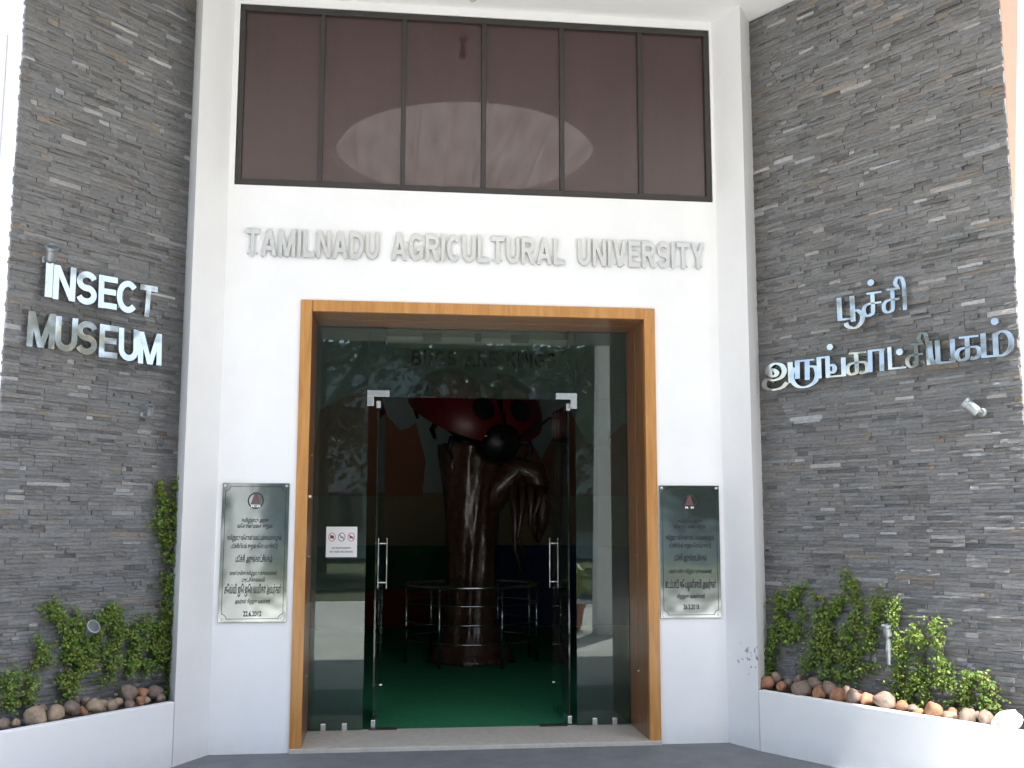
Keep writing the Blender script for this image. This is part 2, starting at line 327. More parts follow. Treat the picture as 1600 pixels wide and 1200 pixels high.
# ------------------------------------------------------------------ glazing
G = .575
xi = W2-FRW
gs = thing('fixed_glazing', 'fixed green tinted glass sidelights and transom framing the open doors', 'glazing', (0,G,.034))
DL, DR, TZ = -.772, .764, 2.385
def pane(x0,x1,z0,z1): return wc(MB().box(x0,x1,G-.006,G+.006,z0,z1), 'pane', M['glass'], gs)
pane(-xi+.002, DL, .036, TZ+.02); pane(DR, xi-.002, .036, TZ+.02)
ZT = H-FRW-.004
pane(-xi+.002, DL-.004, TZ+.024, ZT); pane(DL, DR, TZ+.012, ZT); pane(DR+.004, xi-.002, TZ+.024, ZT)
for px in (505, 538, 929, 960):
    p = on_y(px, 1130, G); wc(MB().box(p.x-.018, p.x+.018, G-.02, G+.02, .034, .085), 'floor_clip', M['brush'], gs, bevel=.003)
for s, x in ((1, DL), (-1, DR)):
    wc(MB().box(min(x-s*.012, x+s*.15), max(x-s*.012, x+s*.15), G-.018, G+.018, TZ+.014, TZ+.062).box(min(x-s*.012,x+s*.038), max(x-s*.012,x+s*.038), G-.018, G+.018, TZ-.055, TZ+.014), 'corner_patch', M['brush'], gs, bevel=.003)
def leaf(piv, ang, label, s):
    t = thing('glass_door', label, 'door', (piv[0], piv[1], .04))
    t.rotation_euler.z = ang
    h = TZ-.055
    MB().box(-.006, .006, .01, .69, .012, h).build('pane', M['glass'], t)
    MB().box(-.016, .016, .0, .16, .0, .055).build('bottom_patch', M['brush'], t, bevel=.003)
    MB().box(-.016, .016, .0, .13, h-.05, h+.004).build('top_patch', M['brush'], t, bevel=.003)
    MB().lathe([(.011,0),(.011,.032)], (-.016,.65,.20), (1,0,0), 14).build('lock', M['brush'], t)
    hd = MB()
    for sx in (-1, 1): hd.tube([(sx*.037,.62,.935),(sx*.037,.62,1.325)], .0075, 10)
    for z in (.98, 1.28): hd.tube([(-.037,.62,z),(.037,.62,z)], .008, 10)
    hd.build('handle', M['steel'], t, smooth=False)
    return t
leaf((-.70, G+.03), R(-4.0), 'open glass door leaf with steel bar handle beside the notice sticker', 1)
leaf((.716, G+.03), R(1.0), 'open glass door leaf with steel bar handle, on the far side from the sticker', -1)
for x, lab in ((-.62,'dark floor spring cover under the door leaf next to the notice sticker'), (.60,'dark floor spring cover under the door leaf away from the sticker')):
    tag(MB().box(x-.11, x+.09, G-.02, G+.06, .0345, .040).build('floor_spring_cover', M['alu'], bevel=.0015), lab, 'floor spring', 'floor spring covers')

# ------------------------------------------------------------------ glyphs drawn from strokes
def arc(cx, cyy, rx, ry, a0, a1, n=14): return [(cx+rx*math.cos(R(a0+(a1-a0)*i/n)), cyy+ry*math.sin(R(a0+(a1-a0)*i/n))) for i in range(n+1)]
def spline(pts, n=6):
    out = []; P = [pts[0]]+list(pts)+[pts[-1]]
    for i in range(1, len(P)-2):
        for k in range(n):
            t = k/n; out.append(tuple(.5*((2*P[i][j])+(-P[i-1][j]+P[i+1][j])*t+(2*P[i-1][j]-5*P[i][j]+4*P[i+1][j]-P[i+2][j])*t*t+(-P[i-1][j]+3*P[i][j]-3*P[i+1][j]+P[i+2][j])*t**3) for j in (0,1)))
    out.append(tuple(pts[-1])); return out
hh = .095
def V(x, y0=0, y1=1, w=None): return ('q', x, y0, x, y1, w)
def Hb(x0, x1, y): return ('h', x0, x1, y)
LAT = {
 'I': (.19, [V(hh)]), 'L': (.62, [V(hh), Hb(hh,.62,hh)]), 'T': (.72, [V(.36,0,1-hh), Hb(0,.72,1-hh)]),
 'E': (.65, [V(hh), Hb(hh,.65,hh), Hb(hh,.60,.52), Hb(hh,.65,1-hh)]),
 'N': (.74, [V(hh), V(.74-hh), ('q',hh,1,.74-hh,0,.20)]), 'M': (.88, [V(hh), V(.88-hh), ('q',hh+.01,1,.44,0,.19), ('q',.87-hh,1,.44,0,.19)]),
 'A': (.80, [('q',.10,0,.40,1,.21), ('q',.70,0,.40,1,.21), Hb(.2,.6,.30)]), 'V': (.74, [('q',.10,1,.37,0,.21), ('q',.64,1,.37,0,.21)]),
 'Y': (.72, [('q',.105,1,.36,.40,.21), ('q',.615,1,.36,.40,.21), V(.36,0,.46)]),
 'K': (.76, [V(hh), ('q',.12,.36,.62,1,.24), ('q',.64,0,.30,.60,.24)]),
 'S': (.68, [('p', arc(.34,.70,.245,.205,18,270)+arc(.34,.30,.25,.205,90,-162)[1:])]),
 'C': (.72, [('p', arc(.385,.5,.29,.405,42,318,22))]),
 'G': (.78, [('p', arc(.39,.5,.295,.405,42,330,22)), Hb(.42,.74,.44), V(.66,.1,.50)]),
 'U': (.72, [('p', [(hh,1),(hh,.37)]+arc(.36,.36,.265,.265,180,360)[1:]+[(.625,1)])]),
 'D': (.74, [V(hh), ('p', [(hh,1-hh),(.32,1-hh)]+arc(.34,.5,.305,.405,90,-90)[1:]+[(hh,hh)])]),
 'R': (.74, [V(hh), ('p', [(hh,1-hh),(.40,1-hh)]+arc(.42,.715,.2,.19,90,-90)[1:]+[(hh,.525)]), ('q',.635,0,.38,.5,.22)]),
 'B': (.72, [V(hh), ('p', [(hh,1-hh),(.38,1-hh)]+arc(.39,.72,.19,.185,90,-90)[1:]+[(hh,.53)]), ('p', [(hh,.53),(.40,.53)]+arc(.41,.315,.215,.22,90,-90)[1:]+[(hh,hh)])]),
 'O': (.80, [('p', arc(.40,.5,.305,.405,0,360,28))]),
}
c_loop = [(.50,.95),(.50,.20),(.40,.04),(.22,.01),(.08,.12),(.06,.32),(.18,.47),(.40,.52)]
TAM = {   # width and strokes; pen is broad on verticals, fine on horizontals
 'puu': (1.12, [[(.10,1),(.10,0)], [(.02,.03),(.72,.03)], [(.64,1),(.64,-.12)], spline([(.60,.30),(.84,.34),(1.02,.12),(.96,-.20),(.70,-.40),(.42,-.30),(.34,-.14)])]),
 'ca': (.95, [[(.22,.96),(.95,.96)], spline(c_loop)+[(.92,.52)]]),
 'ci': (1.12, [[(.22,.96),(.88,.96)], spline(c_loop)+[(.84,.52)], spline([(.80,1.0),(.66,1.18),(.76,1.40),(.98,1.36),(1.07,1.05),(1.08,.5),(1.08,.02)])]),
 'a': (1.20, [spline([(.42,.72),(.28,.66),(.28,.46),(.44,.40),(.54,.54),(.44,.70),(.26,.74)]), spline([(.20,.50),(.22,.82),(.46,1.0),(.74,.90),(.84,.60),(.72,.32),(.42,.20),(.14,.26),(.02,.06),(.10,-.16),(.40,-.26),(.72,-.18),(.92,.04)]), [(1.08,1),(1.08,0)]]),
 'ru': (1.10, [[(.24,1),(.24,.12)], [(.16,.96),(.92,.96)], [(.64,1),(.64,.02)], spline([(.14,.66),(.02,.36),(.06,0),(.28,-.26),(.62,-.30),(.94,-.10),(1.04,.26),(.96,.58),(.74,.66)])]),
 'nga': (1.24, [[(.08,1),(.08,0)], [(.0,.96),(.50,.96)], [(.46,1),(.46,.0)], spline([(.46,.52),(.66,.56),(.76,.40),(.68,.22),(.54,.24)]), [(.40,.03),(1.20,.03)], [(1.14,.0),(1.14,.86)]]),
 'ka': (1.06, [[(.16,.96),(.98,.96)], spline(c_loop)+spline([(.46,.52),(.82,.52),(.98,.38),(.94,.12),(.74,.03),(.62,.10)])]),
 'aa': (.72, [[(.07,1),(.07,0)], [(.0,.96),(.72,.96)], [(.58,1),(.58,0)]]),
 'tta': (.90, [[(.10,1),(.10,0)], [(.02,.04),(.88,.04)]]),
 'ya': (1.06, [spline([(.04,1),(.05,.40),(.10,.08),(.22,.03),(.30,.16)]), [(.34,1),(.34,.0)], [(.26,.03),(1.04,.03)], [(.94,1),(.94,0)]]),
 'ma': (1.16, [[(.10,1),(.10,0)], [(.02,.03),(.66,.03)], [(.54,.96),(.54,.0)], spline([(.54,.88),(.76,1.0),(1.0,.90),(1.10,.58),(1.02,.22),(.80,.04),(.60,.03)])]),
}
PULLI = {'ca.': (.50,1.40), 'nga.': (.62,1.40), 'tta.': (.66,.72), 'ma.': (.60,1.42)}
def ribbon(mb, pts, F, y0, y1, wfun):
    n = len(pts); Lp = []; Rp = []
    for i in range(n):
        a = pts[max(i-1,0)]; b = pts[min(i+1,n-1)]; tx, ty = b[0]-a[0], b[1]-a[1]; l = math.hypot(tx,ty) or 1; tx/=l; ty/=l
        if 0 < i < n-1:   # mitre
            ax, ay = pts[i][0]-pts[i-1][0], pts[i][1]-pts[i-1][1]; la = math.hypot(ax,ay) or 1
            k = 1/max(.6, abs(ax/la*tx+ay/la*ty))
        else: k = 1
        w = wfun(tx,ty)*.5*k; Lp.append((pts[i][0]-ty*w, pts[i][1]+tx*w)); Rp.append((pts[i][0]+ty*w, pts[i][1]-tx*w))
    vs = []
    for p, q in zip(Lp, Rp): vs += [F(p[0],p[1],y0), F(q[0],q[1],y0), F(q[0],q[1],y1), F(p[0],p[1],y1)]
    fs = [(0,1,2,3), tuple(4*(n-1)+k for k in (3,2,1,0))]
    for i in range(n-1):
        for k in range(4): fs.append((4*i+k, 4*i+4+k, 4*i+4+(k+1)%4, 4*i+(k+1)%4))
    mb._add(vs, fs)
def glyph(mb, strokes, F, th, tamil=False, dot=None):
    """F(gx, gy, depth) -> point. th = letter thickness in metres"""
    for i, s in enumerate(strokes):
        y1 = th+i*.0006
        if tamil: ribbon(mb, s, F, 0, y1, lambda tx,ty: .085+.115*abs(ty)**1.3)
        elif s[0] == 'q':
            _, x0, a0, x1, a1, w = s; w = (w or .19)/2
            mb.hexa([F(x0-w,a0,0),F(x0+w,a0,0),F(x0+w,a0,y1),F(x0-w,a0,y1),F(x1-w,a1,0),F(x1+w,a1,0),F(x1+w,a1,y1),F(x1-w,a1,y1)])
        elif s[0] == 'h':
            _, x0, x1, yy = s; w = .0875
            mb.hexa([F(x0,yy-w,0),F(x1,yy-w,0),F(x1,yy-w,y1),F(x0,yy-w,y1),F(x0,yy+w,0),F(x1,yy+w,0),F(x1,yy+w,y1),F(x0,yy+w,y1)])
        else: ribbon(mb, s[1], F, 0, y1, lambda tx,ty: .185)
    if dot:
        pts = arc(dot[0],dot[1],.135,.135,0,360,18)[:-1]
        a = [F(x,y,0) for x,y in pts]; b = [F(x,y,th) for x,y in pts]; n = len(pts)
        mb._add(a+b, [tuple(range(n)), tuple(range(n,2*n))]+[(i,(i+1)%n,(i+1)%n+n,i+n) for i in range(n)])

# --- TAMILNADU AGRICULTURAL UNIVERSITY on the wall
sg = thing('sign_lettering', 'raised steel capitals TAMILNADU AGRICULTURAL UNIVERSITY across the white wall', 'lettering', (0,-.01,3.28))
zb, zh = 3.284, .190
for word, x0, x1 in (('TAMILNADU', -1.613, -.711), ('AGRICULTURAL', -.623, .589), ('UNIVERSITY', .681, 1.600)):
    gap = .11; tot = sum(LAT[c][0] for c in word)+gap*(len(word)-1); k = (x1-x0)/tot; x = x0
    for ch in word:
        b = MB(); X = x
        glyph(b, LAT[ch][1], lambda gx,gy,d: Vector((X+gx*k, -.006-d, zb+gy*zh)), .013)
        for gx in (.12, LAT[ch][0]-.12): b.tube([(X+gx*k, .0, zb+.5*zh*.2), (X+gx*k, -.013, zb+.5*zh*.2)], .004, 6)
        wc(b, 'letter', M['satin'], sg)
        x += (LAT[ch][0]+gap)*k
# --- INSECT MUSEUM on the left wing
def zline(S, p, q, w):           # baseline through two pixels -> function u -> z is level: use the mean height
    return .5*(wall_uz(S,*p,w)[1]+wall_uz(S,*q,w)[1])
SL, SR = SIDES['L'], SIDES['R']
FW = DEP-.045                    # letters stand off the slate face
sl = thing('sign_lettering', 'mirror steel capitals INSECT MUSEUM on the slate wall', 'lettering', fr(SL,.9,DEP,2.6))
def zoomL(x, y): return 20+x/6.154, 420+y/6.154
for row, letters, (pa, pb), hpx in ((0, (('I',315,380),('N',400,595),('S',620,800),('E',828,995),('C',1010,1190),('T',1220,1375)), ((340,262),(1280,465)), None),
                              (1, (('M',145,395),('U',415,612),('S',620,803),('E',840,1000),('U',1025,1200),('M',1220,1420)), ((165,735),(1390,935)), None)):
    z0 = zline(SL, zoomL(*pa), zoomL(*pb), FW-.03); hgt = .205
    for ch, a, b in letters:
        yy = pa[1]+(pb[1]-pa[1])*((a+b)/2-pa[0])/(pb[0]-pa[0])
        ua = wall_uz(SL, *zoomL(a+(b-a)*.03,yy), FW-.03)[0]; ub = wall_uz(SL, *zoomL(b-(b-a)*.03,yy), FW-.03)[0]
        wdt = LAT[ch][0]; m = MB(); ty_ = min(.28, max(.20, random.gauss(.235,.03))); tz_ = random.gauss(0,.03)
        glyph(m, LAT[ch][1], lambda gx,gy,d: fr(SL, ua+(ub-ua)*gx/wdt, FW-d+(d > 0)*(abs(ub-ua)*(ty_*(1-gx/wdt)-.11)+tz_*(gy-.5)*hgt), z0+gy*hgt), .024)
        for gx in (.15, .85): m.tube([fr(SL,ua+(ub-ua)*gx,FW,z0+.03), fr(SL,ua+(ub-ua)*gx,DEP+.01,z0+.03)], .004, 6)
        wc(m, 'letter', M['steel'], sl)
# --- Tamil lettering on the right wing
sr = thing('sign_lettering', 'mirror steel Tamil lettering in two rows on the slate wall', 'lettering', fr(SR,1.1,DEP,2.5))
def zoomR(x, y): return 1180+x/3.81, 420+y/3.81
for letters, pa, pb, hgt in (((('puu',497,640),('ca.',645,748),('ci',765,884)), (500,315), (880,240), .150),
                        ((('a',60,215),('ru',226,367),('nga.',380,530),('ka',548,664),('aa',680,766),('tta.',795,893),('ci',905,1027),('ya',1045,1184),('ka',1200,1338),('ma.',1352,1524)), (195,685), (1180,545), .142)):
    z0 = zline(SR, zoomR(*pa), zoomR(*pb), FW-.03)
    for ch, a, b in letters:
        yy = pa[1]+(pb[1]-pa[1])*((a+b)/2-pa[0])/(pb[0]-pa[0]); base = ch.rstrip('.')
        ua = wall_uz(SR, *zoomR(a,yy), FW-.03)[0]; ub = wall_uz(SR, *zoomR(b,yy), FW-.03)[0]; wdt = TAM[base][0]; m = MB(); ty_ = min(.28, max(.20, random.gauss(.235,.03))); tz_ = random.gauss(0,.03)
        glyph(m, TAM[base][1], lambda gx,gy,d: fr(SR, ua+(ub-ua)*gx/wdt, FW-d+(d > 0)*(abs(ub-ua)*(ty_*gx/wdt-.11)+tz_*(gy-.5)*hgt), z0+gy*hgt), .024, True)
        for gx in (.2, .7): m.tube([fr(SR,ua+(ub-ua)*gx,FW,z0+.02), fr(SR,ua+(ub-ua)*gx,DEP+.01,z0+.02)], .004, 6)
        lo = wc(m, 'letter', M['steel'], sr)
        if ch in PULLI:
            mm = MB(); dxy = PULLI[ch]; kx = (ub-ua)/wdt
            FF = lambda x,y,d: fr(SR, ua+dxy[0]*kx+x, FW-d+(d > 0)*(x*.21-.012), z0+dxy[1]*hgt+y)
            pts = arc(0,0,.021,.021,0,360,18)[:-1]; n = len(pts)
            mm._add([FF(x,y,0) for x,y in pts]+[FF(x,y,.024) for x,y in pts], [tuple(range(n)), tuple(range(n,2*n))]+[(i,(i+1)%n,(i+1)%n+n,i+n) for i in range(n)])
            mm.tube([fr(SR,ua+dxy[0]*kx,FW,z0+dxy[1]*hgt), fr(SR,ua+dxy[0]*kx,DEP+.01,z0+dxy[1]*hgt)], .004, 6); wc(mm, 'dot', M['steel'], sr)

# ------------------------------------------------------------------ slate clad wings
def stone_wing(S, label):
    root = thing('stone_wall', label, 'wall', fr(S,(S['ub']+S['u1'])/2,DEP+.15,0))
    u0, u1 = S['ub']-.02, S['u1']
    z1 = CZ-.004
    core = MB(); core.box(u0+.022, u1-.012, DEP+.014, DEP+.30, -.05, z1, lambda u,w,z: fr(S,u,w,z)); wc(core, 'wall_core', M['core'], root)
    cap = MB(); cap.box(u1-.011, u1+.004, DEP+.012, DEP+.62, -.05, z1, lambda u,w,z: fr(S,u,w,z)); wc(cap, 'plastered_end', M['white'], root)
    if S['e'] > 0:
        q = lambda w, z: fr(S, u1+.0045, w, z)
        wc(MB().extr([q(DEP+.012,5.1), q(DEP+.012,3.15), q(DEP+.29,5.1)], S['d']*.003), 'salmon_band', M['salmon'], root)
        wc(MB().tube([fr(S,u1+.008,DEP+.325,5.1), fr(S,u1+.008,DEP+.40,2.9)], .004, 6), 'red_line', M['redp'], root)
    else:
        wc(MB().tube([fr(S,u1+.008,DEP+.155,4.35), fr(S,u1+.008,DEP+.165,.5)], .004, 6), 'conduit', M['pipe'], root)
    pieces = []; z = .30; band = 0; inband = 0; joints = []
    while z < z1-.006:
        h = min(random.choice((.017,.020,.023,.026,.030)), z1-z)
        if z1-z-h < .012: h = z1-z
        if inband == 0:
            inband = random.choice((4,5,5,6)); off = random.uniform(0,.6); joints = [off+.6*k for k in range(-1,5)]
        inband -= 1
        u = u0
        while u < u1-.001:
            L = random.choice((.05,.08,.10,.13,.16,.21,.27))*random.uniform(.8,1.2)
            e = min(u+L, u1+random.uniform(-.006,.008) if u+L > u1 else u+L)
            for j in joints:
                if u+.03 < j < e: e = j; break
            if u1-e < .035: e = u1+random.uniform(-.007,.007)
            pieces.append((u, e, z, z+h)); u = e
            if u >= u1-.012: break
        z += h
    out = []
    for (a, b, za, zb_) in pieces:
        cen = fr(S,(a+b)/2,DEP,(za+zb_)/2); d = (cen-CAM)
        vis = (b-a)*(zb_-za)*abs(d.normalized().dot(S['n']))/d.length_squared
        q = FWD.dot(d); px = 800+FPX*d.dot(RT)/q; py = 600-FPX*d.dot(UP)/q
        if not (-20 < px < 1620 and -20 < py < 1220): vis *= .01
        out.append((vis, a, b, za, zb_))
    out.sort(reverse=True)
    def piece(mb, a, b, za, zb_):
        pr = random.choice((.0,.002,.003,.004,.005,.006,.010))+random.uniform(-.002,.002)
        r = random.random()
        v = random.gauss(1,.12)
        if r < .042: v *= random.uniform(1.4,2.1)
        elif r < .10: v *= .68
        hue = random.random(); g = .166*max(.55,v)
        c = (g*(.995+.08*(hue-.35)), g, g*(1.0-.08*(hue-.35)))
        if random.random() < .018: c = (g*1.22, g*1.04, g*.84)
        mb.cur = c
        nx = max(2, min(5, int((b-a)/.05))); ny = 2; gap = .0005
        a += gap; b -= gap; za += gap; zb_ -= gap
        slope = random.uniform(-.004,.004); vs = []; 
        for j in range(ny+1):
            for i in range(nx+1):
                ed = i in (0,nx) or j in (0,ny)
                w = DEP - pr - slope*(i/nx-.5)*2 + random.uniform(-.003,.003) + (.0008 if ed else 0)
                vs.append(fr(S, a+(b-a)*i/nx+(random.uniform(-.0015,.0015) if 0<i<nx else 0), w, za+(zb_-za)*j/ny))
        k = nx+1; fs = [(j*k+i, j*k+i+1, (j+1)*k+i+1, (j+1)*k+i) for j in range(ny) for i in range(nx)]
        ring = [i for i in range(nx+1)]+[j*k+nx for j in range(1,ny+1)]+[ny*k+i for i in range(nx-1,-1,-1)]+[j*k for j in range(ny-1,0,-1)]
        o0 = len(vs)
        for i in ring:
            p = vs[i]; w = (p-S['C']).dot(S['n']); vs.append(p+S['n']*(DEP+.018-w))
        n = len(ring); fs += [(ring[i], o0+i, o0+(i+1)%n, ring[(i+1)%n]) for i in range(n)]
        mb._add(vs, fs)
    for (_, a, b, za, zb_) in out[:300]:
        m = MB(); piece(m, a, b, za, zb_); wc(m, 'stone_strip', M['slate'], root)
    m = MB()
    for (_, a, b, za, zb_) in out[300:]: piece(m, a, b, za, zb_)
    rest = wc(m, 'stone_strips', M['slate'], root); rest['kind'] = 'stuff'
    return root
stone_wing(SL, 'grey stacked slate wall carrying the INSECT MUSEUM lettering')
stone_wing(SR, 'grey stacked slate wall carrying the Tamil lettering')

# ------------------------------------------------------------------ planters
PZ = .393
planters = {}
for k, S, lab in (('L', SL, 'low white plastered planter kerb below the INSECT MUSEUM wall'), ('R', SR, 'low white plastered planter kerb below the Tamil lettered wall')):
    root = thing('planter_kerb', lab, 'planter', fr(S, 1.2, .04, 0))
    u1 = S['u1']+.10
    def F(u,w,z): return fr(S,u,w,z)
    kb = MB(); kb.box(S['uf'], u1, .0, .055, -.05, PZ, F); wc(kb, 'kerb_wall', M['white'], root, bevel=.006)
    en = MB(); en.box(u1-.06, u1, .056, DEP+.62, -.05, PZ, F); wc(en, 'kerb_end', M['white'], root, bevel=.006)
    so = MB(); n = 26
    for i in range(n):
        a = S['uf']-.06+(u1-.06-S['uf']+.06)*i/n; b = S['uf']-.06+(u1-.06-S['uf']+.06)*(i+1)/n
        so.box(a, b, .0555, DEP+.004, .25, PZ-.045+random.uniform(-.008,.008), F)
    wc(so, 'soil', M['soil'], root)

# ------------------------------------------------------------------ cobbles
def cobble_mesh(seed):
    bm = bmesh.new(); bmesh.ops.create_icosphere(bm, subdivisions=3, radius=1)
    rnd = random.Random(seed); off = Vector((rnd.uniform(0,50), rnd.uniform(0,50), rnd.uniform(0,50)))
    sx, sy, sz = 1, rnd.uniform(.7,.95), rnd.uniform(.68,.95)
    cuts = [(Vector((rnd.uniform(-1,1),rnd.uniform(-1,1),rnd.uniform(-1,1))).normalized(), rnd.uniform(.72,.9)) for _ in range(4)]
    for v in bm.verts:
        p = v.co.copy()
        for nn, d in cuts:
            e = p.dot(nn)-d
            if e > 0: p -= nn*e*.75
        q = 1+.26*noise.noise(p*1.1+off)+.09*noise.noise(p*2.6+off)+.03*noise.noise(p*6+off)
        v.co = Vector((p.x*sx*q, p.y*sy*q, p.z*sz*q))
    me = bpy.data.meshes.new('cobble'); bm.to_mesh(me); bm.free()
    for p in me.polygons: p.use_smooth = True
    return me
COB = [cobble_mesh(40+i) for i in range(9)]
CREEP = {'L': ((18,'the sparse young creeper'),(97,'the bushy creeper'),(170,'the bushy creeper stems next to the spotlight'),(255,'the tall narrow creeper')), 'R': ((1215,'the creeper curtain by the pier'),(1310,'the dense creeper clump'),(1425,'the creeper with spires'),(1530,'the low loose creeper'))}
def cob_label(k, px, d, m, back, where):
    near = min(CREEP[k], key=lambda c: abs(c[0]-px))[1]; size = 'small ' if d < 16.5 else ('large ' if d > 25 else '')
    return '%s%s cobble %s at %s' % (size, NAMES[m], 'wedged behind others' if back else 'along the kerb', near)
def cobble(S, px, py, dia_px, m, label, group, w=None, name='cobble'):
    w = .10 if w is None else w
    u, z = wall_uz(S, px, py, w); p = fr(S,u,w,z); rad = dia_px*.5*(p-CAM).dot(FWD)/FPX
    me = random.choice(COB).copy(); me.materials.clear(); me.materials.append(M[m])
    o = bpy.data.objects.new(name, me); COL.objects.link(o)
    o.location = p; o.scale = (rad*1.2, rad*1.2, rad*1.2); o.rotation_euler = (random.uniform(-.5,.5), random.uniform(-.5,.5), random.uniform(0,6.28))
    return tag(o, label, 'stone', group)
LS = 'below the INSECT MUSEUM lettering'; RS = 'below the Tamil lettering'
NAMES = {'rust': 'rusty orange', 'tan': 'tan', 'brown': 'grey brown'}
def zl(x, y): return x/5.333, 1040+y/5.333
left_cobbles = [(25,490,105,'brown'),(130,480,75,'tan'),(290,430,165,'tan'),(465,400,150,'tan'),(600,355,140,'brown'),(690,385,80,'rust'),(785,340,130,'tan'),(860,315,75,'tan'),(930,330,90,'tan'),(985,305,80,'tan'),(1065,235,140,'brown'),(1075,330,95,'brown'),(1185,235,95,'rust'),(1170,300,85,'rust'),(1215,295,75,'tan'),(1290,225,120,'brown'),(1335,275,85,'brown'),(345,360,90,'brown'),(720,300,90,'brown'),(215,470,60,'brown'),(640,280,70,'brown'),(1110,275,60,'brown')]
for x, y, d, m in left_cobbles:
    px, py = zl(x, y); back = d <= 60 or (x, y) in ((1065,235),(1185,235),(1290,225),(720,300),(345,360),(640,280))
    cobble(SL, px, py, d/5.333, m, cob_label('L', px, d/5.333, m, back, LS), 'cobbles in the planter under INSECT MUSEUM', .165 if back else .105)
def zr(x, y): return 1160+x/3.636, 1030+y/3.636
right_cobbles = [(140,135,75,'rust'),(190,103,62,'tan'),(222,155,60,'rust'),(262,140,58,'brown'),(335,178,110,'brown'),(412,142,75,'brown'),(445,195,88,'rust'),(490,165,72,'brown'),(540,210,85,'rust'),(592,180,62,'tan'),(632,222,92,'brown'),(712,232,75,'rust'),(812,240,112,'brown'),(908,270,74,'rust'),(968,285,60,'brown'),(995,298,52,'rust'),(1088,305,112,'rust'),(1175,330,88,'tan'),(1192,300,55,'rust'),(1280,330,98,'brown'),(1385,345,94,'brown'),(660,205,60,'rust'),(318,118,55,'brown'),(1330,322,52,'brown')]
for x, y, d, m in right_cobbles:
    px, py = zr(x, y); back = (x, y) in ((190,103),(262,140),(412,142),(592,180),(660,205),(318,118),(1192,300),(1330,322))
    cobble(SR, px, py, d/3.636, m, cob_label('R', px, d/3.636, m, back, RS), 'cobbles in the planter under the Tamil lettering', .165 if back else .105)
cobble(SR, *zr(1502,356), 140/3.636, 'pale', 'large pale cream cobble in the sun at the outer end of the planter', 'cobbles in the planter under the Tamil lettering', .075)

# ------------------------------------------------------------------ creepers
def creeper(S, paths, label, dens=1.0, leafm='leaf'):
    """paths: (list of pixel points root->tip, spread in metres, leaves per metre)"""
    u0, z0 = wall_uz(S, *paths[0][0][0], DEP-.03)
    root = thing('creeper', label, 'plant', fr(S,u0,DEP-.05,PZ-.03), 'creepers on the slate walls')
    st = MB(); lf = MB(); sf = S['e']
    def leaf_at(u, w, z, size, yellow):
        g = random.gauss(1,.22); base = (.70+.80*yellow, .9+.5*yellow, .85+.15*yellow)
        if random.random() < .16: g *= .45
        lf.cur = tuple(max(.1,g)*c for c in base) if random.random() > .03 else (1.3,.62,.9)
        nrm = (-S['n']*random.uniform(.35,1.1)+Vector((0,0,1))*random.uniform(.0,.9)+S['d']*random.uniform(-.7,.7)).normalized()
        t = nrm.cross(Vector((random.uniform(-1,1),random.uniform(-1,1),random.uniform(-1,1)))).normalized(); b = nrm.cross(t)
        p = fr(S,u,w,z); a = size*random.uniform(.6,1.5)
        lf._add([p-t*a*.5, p-b*a*.34-nrm*a*.07+t*a*.05, p+t*a*.55, p+b*a*.34-nrm*a*.07+t*a*.05], [(0,1,2),(0,2,3)])
    for pts, spread, lpm in paths:
        P = [wall_uz(S, x, y, DEP-.03) for x, y in pts]
        Q = spline(P, 8); st.cur = None
        st.tube([fr(S,u+.006*math.sin(i*1.7),DEP-.018,max(z,PZ-.06)) for i,(u,z) in enumerate(Q)], [.0055*(1-.75*i/len(Q)) for i in range(len(Q))], 5)
        for i in range(len(Q)-1):
            l = math.hypot(Q[i+1][0]-Q[i][0], Q[i+1][1]-Q[i][1]); f = i/len(Q)
            for k in range(int(lpm*l*dens*2.7+random.random())):
                t = random.random(); sp = spread*1.22*(1-.42*f)
                u = Q[i][0]+(Q[i+1][0]-Q[i][0])*t+random.gauss(0,sp); z = Q[i][1]+(Q[i+1][1]-Q[i][1])*t+random.gauss(0,sp*.8)
                nv = noise.noise(Vector((u*13, z*13, 5)))
                if nv < -.12: continue
                u = max(u, S['ub']+.012)
                dpt = random.random()**1.4*.075*(1-.3*f)
                leaf_at(u, DEP-.022-dpt, max(z,PZ-.02),  .0172, max(0, min(1, nv*1.1+dpt*8+.3*f-.15)))
        # side twigs
        for _ in range(int(len(Q)*.7)):
            i = random.randrange(len(Q)); u, z = Q[i]; ang = random.uniform(-.4,3.5); L = random.uniform(.04,.11)
            u2, z2 = u+math.cos(ang)*L, z+math.sin(ang)*L*.9
            st.tube([fr(S,u,DEP-.02,z), fr(S,(u+u2)/2,DEP-.045,(z+z2)/2+.01), fr(S,max(u2,S['ub']+.01),DEP-.05,z2)], [.0025,.002,.001], 4)
            for k in range(int(14*dens)):
                t = random.random(); leaf_at(max(u+(u2-u)*t+random.gauss(0,.012),S['ub']+.01), DEP-.03-random.random()*.06, z+(z2-z)*t+random.gauss(0,.012), .018, random.random()*.6)
    wc(st, 'stems', M['stem'], root)
    l = wc(lf, 'leaves', M[leafm], root, recalc=False); l['kind'] = 'stuff'
    return root
creeper(SL, [([(262,1065),(261,980),(259,900),(262,850),(256,800),(248,755)], .022, 620), ([(258,860),(246,825),(242,812)], .016, 380), ([(262,850),(268,800),(274,752)], .010, 320)], 'tall narrow creeper climbing the corner beside the white pier')
